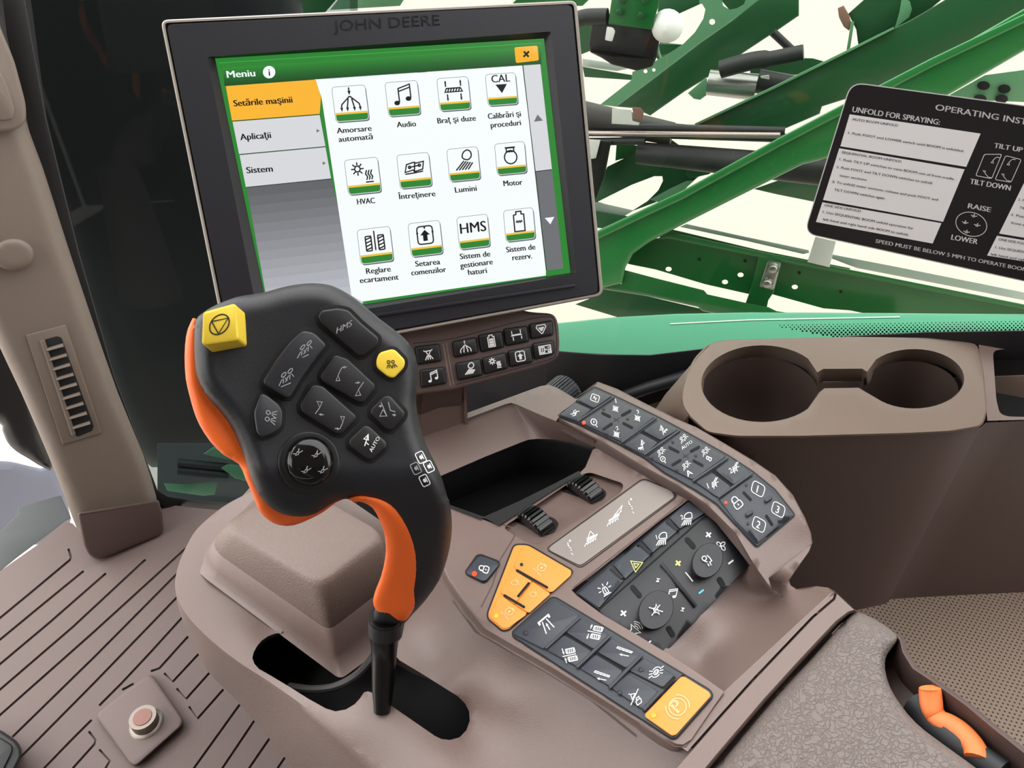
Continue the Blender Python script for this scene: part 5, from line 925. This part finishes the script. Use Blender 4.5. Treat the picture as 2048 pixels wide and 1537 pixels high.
e3 = [TOP.pt(x, y + 4, -.012) for x, y in ed]; nrm = np.array((.18, -.98, 0))
k.loft([e3, [p + np.array((0, 0, -.02)) - nrm * .004 for p in e3], [p + np.array((0, 0, -.25)) + nrm * -.01 for p in e3]], 'plastic_dark', False);  # wall faces away from the light, shade put into its colour
k.loft([[TOP.pt(x, y) for x, y in ((1418, 690), (1392, 718), (1369, 765), (1364, 806), (1378, 830))], [TOP.pt(x, y, -.05) for x, y in ((1360, 760), (1330, 790), (1310, 820), (1305, 850), (1340, 880))], [TOP.pt(x, y, -.2) for x, y in ((1350, 900), (1320, 900), (1300, 950), (1305, 1000), (1340, 1050))]], 'tan_plastic', False)
k.build('console_wall', sc_, 60)
k = MB(); t2 = [(1957, 690), (2300, 692), (2400, 830), (2048, 840), (1975, 842), (1968, 780)]; ho = rp(CS((1188, 92), (1215, 85), (1800, 90), (1800, 330), (1240, 318), (1212, 308), (1200, 260)), 8)
k.patch(TOP, dens(t2, 20), 'plastic', holes=[ho], sp=0, h=-.002, hskirt=.002); k.loft([[TOP.pt(x, y, -.004) for x, y in ho], [TOP.pt(x, y + 30, -.045) for x, y in inset(ho, 2)]], 'plastic_dark'); k.fill(TOP, [(x, y + 30) for x, y in ho], -.045, 'black_matte'); k.build('storage_tray', sc_, 40)
# passenger seat with perforated cover
SEAT = horiz(.315)
def perforated(name, c, pitch):
    m = mat(name, c, .6, bump=.2, scale=900); n = m.node_tree.nodes; l = m.node_tree.links; b = n['Principled BSDF']; tc = n.new('ShaderNodeTexCoord'); sp = n.new('ShaderNodeSeparateXYZ'); l.new(tc.outputs['Object'], sp.inputs[0])
    def M(op, a, b_=None):
        q = n.new('ShaderNodeMath'); q.operation = op
        for i, v in enumerate((a, b_)):
            if v is None: continue
            if isinstance(v, (int, float)): q.inputs[i].default_value = v
            else: l.new(v, q.inputs[i])
        return q.outputs[0]
    X = M('DIVIDE', M('ADD', sp.outputs[0], M('MULTIPLY', sp.outputs[1], .25)), pitch); Y = M('DIVIDE', M('SUBTRACT', sp.outputs[1], M('MULTIPLY', sp.outputs[0], .25)), pitch)
    row = M('FLOOR', Y); X = M('ADD', X, M('MULTIPLY', row, .5))
    fx = M('SUBTRACT', M('FRACT', X), .5); fy = M('SUBTRACT', M('FRACT', Y), .5); d = M('SQRT', M('ADD', M('MULTIPLY', fx, fx), M('MULTIPLY', fy, fy)))
    mr = n.new('ShaderNodeMapRange'); mr.inputs['From Min'].default_value = .17; mr.inputs['From Max'].default_value = .27; l.new(d, mr.inputs['Value'])
    mxn = n.new('ShaderNodeMixRGB'); mxn.inputs[1].default_value = lin((38, 28, 24)); mxn.inputs[2].default_value = lin(c); l.new(mr.outputs[0], mxn.inputs[0]); l.new(mxn.outputs[0], b.inputs['Base Color'])
perforated('seat_cover', (152, 132, 116), .0038)
k = MB(); k.slab(SEAT, dens([(1480, 985), (1600, 990), (2048, 1020), (2300, 1040), (2700, 1900), (2200, 1900), (1960, 1600), (1760, 1400), (1640, 1240), (1550, 1130)], 60), -.10, 0, 'seat_cover', 6); se_ = thing('passenger_seat', 'tan passenger seat cushion with perforated cover below the side console', 'seat', SEAT.pt(1800, 1200, -.315)); k.build('cushion', se_)
k = MB(); q = SEAT.pt(1900, 1300); k.box((q[0], q[1], .107), ((1, 0, 0), (0, 1, 0), (0, 0, 1)), (.2, .05, .107), 'plastic_dark'); k.build('seat_base', se_)
# roof of the cab, cut short on the window side to let light in
ro = MB(); ro.box((.15, -.34, 1.62), ((1, 0, 0), (0, 1, 0), (0, 0, 1)), (.85, .48, .03), 'ceil'); ro.build('ceiling', None, kind='structure')
wl_ = MB(); wl_.box((.35, -.86, .8), ((1, 0, 0), (0, 1, 0), (0, 0, 1)), (.65, .03, .8), 'light_block_lining'); wl_.build('light_block_left', None, kind='structure')  # unseen panel added to block light from the camera side
wl_ = MB(); wl_.box((-.65, -.86, .42), ((1, 0, 0), (0, 1, 0), (0, 0, 1)), (.35, .03, .42), 'light_block_lining'); wl_.build('light_block_left_low', None, kind='structure')  # unseen low panel added to darken the console's left side
wf = MB(); wf.box((-1.08, -.1, 1.42), ((1, 0, 0), (0, 1, 0), (0, 0, 1)), (.03, .72, .17), 'light_block_lining'); wf.build('light_block_front', None, kind='structure')  # unseen visor band added to cut light from the windscreen
wb = MB(); wb.box((1.03, -.1, .8), ((1, 0, 0), (0, 1, 0), (0, 0, 1)), (.03, .72, .8), 'light_block_lining'); wb.build('light_block_rear', None, kind='structure')  # unseen panel added to block light from behind the camera
# ------------------------------------------------------------------ outside the side window: folded spray boom
gr = MB(); gr.add([(-40, -40, -1.7), (40, -40, -1.7), (40, 40, -1.7), (-40, 40, -1.7)], [(0, 1, 2, 3)], 'ground'); gr.build('ground', None, kind='structure')
fe = MB(); FEN = Plane((-.1, .75, .475), (.02, -.25, .97))
fe.slab(FEN, dens([(900, 652), (1118, 646), (1240, 634), (1350, 628), (1500, 625), (1700, 626), (2048, 629), (2300, 632), (2300, 705), (1700, 712), (1400, 724), (1100, 724), (900, 722)], 30), -.03, 0, 'teal', 3); fe.stroke(FEN, [(1340, 648), (1500, 640), (1800, 634)], 2.5, .0006, 'alu'); tag(fe.build('body_panel', None), 'glossy teal green body panel along the bottom of the side window', 'body panel')
BN = -WN
def bp(d): return Plane(CAM + ray(1600, 350) * d, BN)
boom_ = thing('spray_boom', 'green folded spray boom with beams, rails and cylinders outside the window', 'spray boom', bp(1.5).pt(1500, 700))
Wc = Z(1150, 0, 2.196); W2 = Z(1150, 260, 3.7236); WT = Z(1140, 0, 4.802); WR_ = Z(1500, 0, 3.737)
def bpart(name, d, poly, m, th=.05, bev=3, holes=(), label=None, rnd=0, ext=None):
    poly = [(q[0] + ext[0], q[1] + ext[1]) if ext and q[0] > 2045 else tuple(q) for q in poly]
    if name in ('beam', 'gusset_plate', 'plate'): poly = [(q[0] + 260, q[1] - 200) if q[1] < -8 else q for q in poly]
    k = MB(); S = bp(d); p = rp(poly, rnd) if rnd else poly
    if holes:
        v2, tr = cdt(p, holes, 0); k.add([S.pt(x, y, 0) for x, y in v2], tr, m); k.loft([[S.pt(x, y, 0) for x, y in p], [S.pt(x, y, -th) for x, y in p]], m)
        for h in holes: k.loft([[S.pt(x, y, 0) for x, y in h], [S.pt(x, y, -th) for x, y in h]], m)
    else: k.slab(S, p, -th, 0, m, bev)
    return k.build(name, boom_, 40, label=label)
def btube(name, d, a, b_, rpx, m, d2=None):
    k = MB(); A, B = bp(d).pt(*a), bp(d2 or d).pt(*b_); s1 = np.linalg.norm(A - CAM) / F_PX; r = rpx if hasattr(rpx, '__len__') else (rpx, rpx)
    k.tube([A, B], [r[0] * s1, r[1] * s1], m, 20); return k.build(name, boom_)
# big diagonal beam in front, with a lighter upper flange
bpart('beam', 1.35, Wc((40, 1060), (110, 1025), (290, 940), (470, 855), (900, 620), (1200, 462), (1560, 275), (1990, 62), (1990, 235), (1650, 412), (1480, 500), (1120, 690), (1070, 705), (1000, 722), (490, 978), (330, 1062), (255, 1115), (222, 1175), (208, 1245), (120, 1265), (40, 1290)), 'green', .09, 7, ext=(320, -150), label='bright green diagonal beam')
bpart('flange', 1.33, Wc((40, 1045), (110, 1008), (290, 923), (470, 838), (900, 603), (1200, 445), (1560, 258), (1990, 45), (1990, 85), (1560, 300), (1200, 490), (900, 645), (470, 878), (290, 962), (40, 1082)), 'green', .02, 5, ext=(320, -150))
# channel beam behind it; shaded web and lit flange put into the greens
bpart('beam', 1.62, Wc((480, 570), (530, 545), (700, 465), (880, 380), (1200, 222), (1480, 85), (1640, -10), (1990, -10), (1990, 82), (1650, 235), (1300, 400), (1085, 468), (1075, 500), (900, 575), (815, 577), (700, 580)), 'green_dark', .08, 3, ext=(320, -150), label='dark green channel beam')
bpart('flange', 1.60, Wc((525, 543), (700, 460), (880, 375), (1200, 217), (1400, 118), (1400, 128), (1200, 230), (880, 388), (700, 472), (530, 552)), 'green_pale', .03, 1)
# upper left beam: perforated gusset plate and its web, light and shade put into the greens
gus = WT((290, 1005), (590, 770), (600, 690), (700, 650), (840, 575), (880, 550), (1000, 480), (1090, 420), (1200, 310), (1280, 180), (1300, 90), (1270, 40), (1240, 30), (1240, -30), (1830, -30), (1810, 0), (1560, 190), (1250, 405), (840, 720), (440, 1025))
bpart('gusset_plate', 1.78, gus, 'green_pale', .012, 1, holes=[[(p[0], p[1]) for p in WT((1460, 0), (1470, 55), (1530, 92), (1600, 80), (1670, 40), (1690, -10), (1650, -20), (1480, -20))], circ(*WT((1365, 210))[0], 6, 10), circ(*WT((725, 685))[0], 4, 8), circ(*WT((805, 672))[0], 3.5, 8)], label='pale green gusset plate with holes')
bpart('beam', 1.85, WT((440, 1025), (840, 720), (1250, 405), (1560, 190), (1830, -30), (2200, -30), (2200, 150), (2017, 275), (1690, 490), (1330, 740), (1100, 880), (770, 1112), (620, 1040)), 'green_dark', .07, 3, label='dark green beam at the upper left')
bpart('beam', 1.95, WT((850, -30), (1330, -30), (1250, 40), (985, 160), (880, 170), (840, 150)), 'green_dark', .04, 2)
bpart('beam', 1.95, Wc((400, -20), (1000, -20), (890, 60), (760, 140), (640, 0)), 'green_dark', .04, 2)
bpart('crossbar', 2.05, WT((80, 210), (200, 200), (200, 330), (80, 290)), 'green', .03, 2)
bpart('crossbar', 2.1, WT((860, 405), (1080, 425), (900, 560), (840, 540)), 'green_dark', .03, 2); bpart('crossbar', 2.1, WT((120, 640), (600, 720), (590, 770), (140, 740)), 'green_dark', .03, 2); bpart('crossbar', 2.15, WT((120, 560), (330, 590), (560, 660), (450, 685), (120, 640)), 'alu', .03, 2)
bpart('crossbar', 2.0, Wc((330, 190), (470, 195), (440, 235), (350, 250)), 'green_dark', .03, 2)
# upper right: plate with cut-outs and hoses
bpart('plate', 1.72, Wc((1210, -20), (1600, -20), (1560, 40), (1420, 120), (1245, 205), (1235, 130), (1200, 60)), 'green_dark', .03, 2); bpart('bracket', 1.68, WR_((1135, -20), (1195, 10), (1210, 70), (1190, 130), (1080, 215), (1115, 100)), 'green_pale', .02, 1)
bpart('plate', 1.66, Wc((1640, 420), (1800, 330), (1990, 240), (1990, 470), (1760, 440)), 'green_pale', .02, 1, ext=(220, 0), label='grey green plate with dark holes')
for c in ((1745, 640), (1900, 665), (1720, 740), (1880, 740)):
    k = MB(); k.slab(bp(1.655), circ(*WR_(c)[0], 13, 14, 9), -.005, .001, 'black_matte', 1); k.build('hole_plug', boom_)
# hydraulic cylinder, rod and hoses
btube('hydraulic_cylinder', 1.55, (1140, 226), (1345, 268), (27, 20), 'cyl_grey'); btube('hydraulic_cylinder', 1.55, (1340, 262), (1570, 276), (14, 8), 'cyl_grey'); btube('hydraulic_hose', 1.53, (1140, 252), (1570, 262), 7, 'hose'); btube('piston_rod', 1.5, (1150, 267), (1560, 271), 5, 'rod'); btube('cylinder_barrel', 1.52, (1275, 306), (1680, 345), (20, 26), 'hose'); btube('cylinder_barrel', 1.5, (1150, 284), (1290, 282), 7, 'hose')
bpart('label_tag', 1.50, WT((405, 1040), (590, 1055), (600, 1160), (670, 1180), (660, 1205), (400, 1190)), 'white', .004, 1); bpart('clip', 1.5, WT((595, 1030), (680, 1035), (710, 1080), (690, 1160), (620, 1150)), 'rust', .01, 2)
bpart('side_box', 1.48, Wc((40, 610), (160, 620), (130, 780), (95, 870), (40, 880)), 'black', .05, 5, label='black box with white tag'); bpart('label_tag', 1.475, Wc((60, 612), (112, 615), (92, 695), (60, 700)), 'white', .003, 1)
btube('filter_canister', 1.75, WT((1330, 790))[0], WT((1790, 840))[0], 22, 'steel'); btube('filter_canister', 1.75, WT((1800, 780))[0], WT((2250, 860))[0], 20, 'hose'); bpart('bracket', 1.74, WT((1130, 895), (1310, 740), (1340, 900), (1290, 930), (1250, 960), (1190, 950)), 'green_pale', .02, 2); bpart('clip', 1.73, WT((1830, 730), (1910, 720), (1930, 830), (1900, 850), (1820, 800)), 'white', .02, 2)
k = MB(); k.tube([bp(1.7).pt(*q) for q in cr(WR_((-220, 520), (0, 460), (150, 440), (300, 410), (400, 390)), 4, False)], [.017] * 8 + [.014] * 9, 'hose', 12); k.build('hydraulic_hose', boom_); btube('hydraulic_hose', 1.8, WR_((170, 240))[0], WR_((330, 390))[0], 7, 'hose'); bpart('rail', 1.9, WR_((290, 430), (470, 435), (560, 460), (540, 560), (0, 560), (0, 480)), 'green_dark', .03, 2)
bpart('bracket', 1.7, WR_((755, 160), (780, 160), (745, 385), (718, 395)), 'green_pale', .02, 1); bpart('rust_patch', 1.71, WR_((655, 60), (700, 40), (740, 110), (760, 180), (740, 230), (700, 200), (665, 130)), 'rust', .01, 2)
# valve block hanging at the upper left
vb = thing('valve_block', 'black valve block hung from a green bolted bracket outside the window', 'valve block', bp(1.42).pt(1250, 80))
def vpart(name, poly, m, d, th, bev=3):
    k = MB(); k.slab(bp(d), rp(poly, 3), -th, 0, m, bev); return k.build(name, vb)
vpart('block', WT((180, 420), (215, 200), (360, 150), (860, 150), (870, 330), (830, 560), (790, 640), (640, 680), (400, 620), (370, 590), (190, 500)), 'key_dark', 1.44, .08); vpart('bracket', WT((405, -40), (860, -40), (850, 60), (780, 285), (365, 230)), 'green_mid', 1.40, .03, 2)
for c in ((470, 120), (680, 150), (500, 5), (720, 10)):
    k = MB(); k.slab(bp(1.40), circ(*WT(c)[0], 7, 8), 0, .012, 'green_dark', 1); k.build('bolt', vb)
vpart('label_tag', WT((355, 255), (415, 265), (435, 300), (405, 400), (335, 385)), 'white', 1.395, .003, 1); vpart('label_tag', WT((415, 535), (565, 560), (568, 590), (420, 570)), 'decal_white', 1.43, .003, 1); vpart('lower_lip', WT((190, 480), (400, 530), (820, 550), (790, 640), (640, 680), (400, 620)), 'black', 1.425, .06)
k = MB(); c_ = bp(1.42).pt(*WT((935, 250))[0]); k.revolve(c_, BN, [(.001, .026), (.014, .022), (.023, .012), (.026, 0), (.02, -.016), (.01, -.024)], 'decal_white', 20); k.build('float_ball', vb, label='pale grey ball on the right of the block')
k = MB(); k.tube([bp(1.41).pt(*q) for q in cr(WT((60, 190), (150, 165), (260, 160), (360, 160)), 4, False)], .013, 'hose', 10); k.build('hose', vb); k = MB(); k.tube([bp(1.45).pt(*q) for q in cr(WT((830, 330), (835, 480), (860, 560)), 4, False)], .004, 'green_pale', 8); k.build('wire', vb)
# lower rail: channel, aluminium edge, strap and clamp
hl_ = [circ(*W2(c)[0], 6.2, 14, 4.6) for c in ((697, 1037), (1117, 1133), (1233, 1080), (1637, 1170))]
bpart('rail', 1.42, W2((380, 985), (420, 900), (500, 850), (600, 810), (700, 790), (1370, 930), (2048, 1060), (3000, 1240), (3500, 1340), (3500, 1640), (2048, 1345), (1850, 1330), (1470, 1225), (1290, 1222), (970, 1150), (600, 1040), (400, 1000)), 'green_mid', .02, 1, holes=hl_, label='long green rail with round holes')
bpart('rail_lip', 1.40, W2((650, 770), (720, 765), (1370, 905), (2048, 1040), (3500, 1330), (3500, 1370), (2048, 1085), (1370, 950), (700, 810), (620, 815)), 'green_mid', .03, 3)
bpart('rail', 1.5, W2((-100, 580), (170, 605), (380, 640), (720, 740), (1370, 895), (2048, 1030), (2048, 1060), (1370, 930), (700, 790), (-100, 700)), 'green_dark', .03, 2)
bpart('edge_strip', 1.52, W2((-100, 510), (175, 540), (440, 600), (370, 640), (-100, 580)), 'alu', .03, 1, label='pale aluminium edge strip'); bpart('edge_strip', 1.52, W2((780, 722), (830, 700), (1290, 800), (1740, 895), (1745, 915), (1700, 925), (1290, 830)), 'alu', .03, 1, label='pale aluminium edge strip'); bpart('edge_strip', 1.52, W2((1890, 950), (1905, 925), (2400, 1020), (3500, 1240), (3500, 1300), (2100, 1030)), 'alu', .03, 1, label='pale aluminium edge strip')
bpart('clamp', 1.38, W2((1790, 795), (1945, 830), (1895, 1025), (1730, 985)), 'alu', .03, 2, label='pale metal clamp on the rail')
bpart('strap', 1.40, W2((1370, 940), (1480, 960), (1540, 985), (1480, 1210), (1440, 1270), (1430, 1320), (1270, 1290), (1310, 1180)), 'green_mid', .02, 2); bpart('bolted_plate', 1.385, W2((1435, 972), (1535, 992), (1482, 1195), (1370, 1170)), 'steel', .01, 2, rnd=6)
for c in ((1475, 1025), (1432, 1135)):
    k = MB(); k.revolve(bp(1.385).pt(*W2(c)[0]), BN, [(.011, 0), (.011, .004), (.007, .009), (.001, .010)], 'steel', 14); k.build('bolt', boom_)
bpart('lower_flange', 1.36, W2((190, 1105), (345, 1150), (355, 1040), (600, 1105), (960, 1195), (985, 1225), (1270, 1288), (1440, 1320), (1500, 1350), (2400, 1480), (2400, 1700), (1200, 1400), (950, 1350), (915, 1320), (550, 1240), (190, 1185)), 'green_mid', .03, 5)
bpart('lower_plate', 1.5, W2((190, 1180), (550, 1240), (930, 1330), (1100, 1360), (900, 1440), (330, 1400), (0, 1300), (100, 1260)), 'green_dark', .03, 2)
for c in ((925, 965), (1265, 975), (1670, 1065), (1980, 1205)):
    k = MB(); k.slab(bp(1.42), circ(*W2(c)[0], 3.5, 8), -.002, .001, 'black_matte', .5); k.build('small_hole', boom_)
# beams lower left, behind
bpart('beam', 1.58, W2((130, 540), (240, 275), (530, 130), (700, 60), (900, 200), (1050, 240), (870, 390), (600, 540), (440, 600), (170, 560)), 'green_dark', .05, 2, holes=[W2((170, 535), (300, 470), (420, 410), (590, 345), (650, 345), (655, 380), (620, 450), (540, 530), (430, 600), (385, 600))])
bpart('gusset_plate', 1.56, W2((560, 520), (700, 440), (830, 380), (890, 375), (800, 460), (640, 545)), 'green_pale', .02, 1); bpart('gusset_plate', 1.565, W2((820, 330), (890, 225), (1100, 240), (1000, 330), (850, 365)), 'green_dark', .02, 1); bpart('gusset_plate', 1.6, W2((300, 230), (310, 90), (540, 130), (450, 190)), 'green_mid', .02, 1)
bpart('beam', 1.75, W2((1330, 440), (1500, 380), (1900, 280), (2100, 320), (2100, 560), (1800, 540), (1500, 480)), 'green_dark', .04, 2); bpart('cross_tube', 1.6, W2((1600, 330), (1720, 230), (1800, 215), (1950, 240), (1950, 360), (1700, 345)), 'hose', .04, 4)
bpart('beam', 2.0, [(380, -40), (620, -40), (620, 60), (560, 40), (420, 30)], 'green_mid', .04, 2); bpart('beam', 2.0, [(600, -40), (700, -40), (800, 12), (660, 20)], 'green_pale', .04, 2)
bpart('beam', 2.2, [(980, -30), (1160, -30), (1165, 12), (1020, 12)], 'green_mid', .04, 2); bpart('beam', 2.0, [(1150, 40), (1215, 20), (1235, 80), (1160, 110)], 'green_dark', .04, 2)
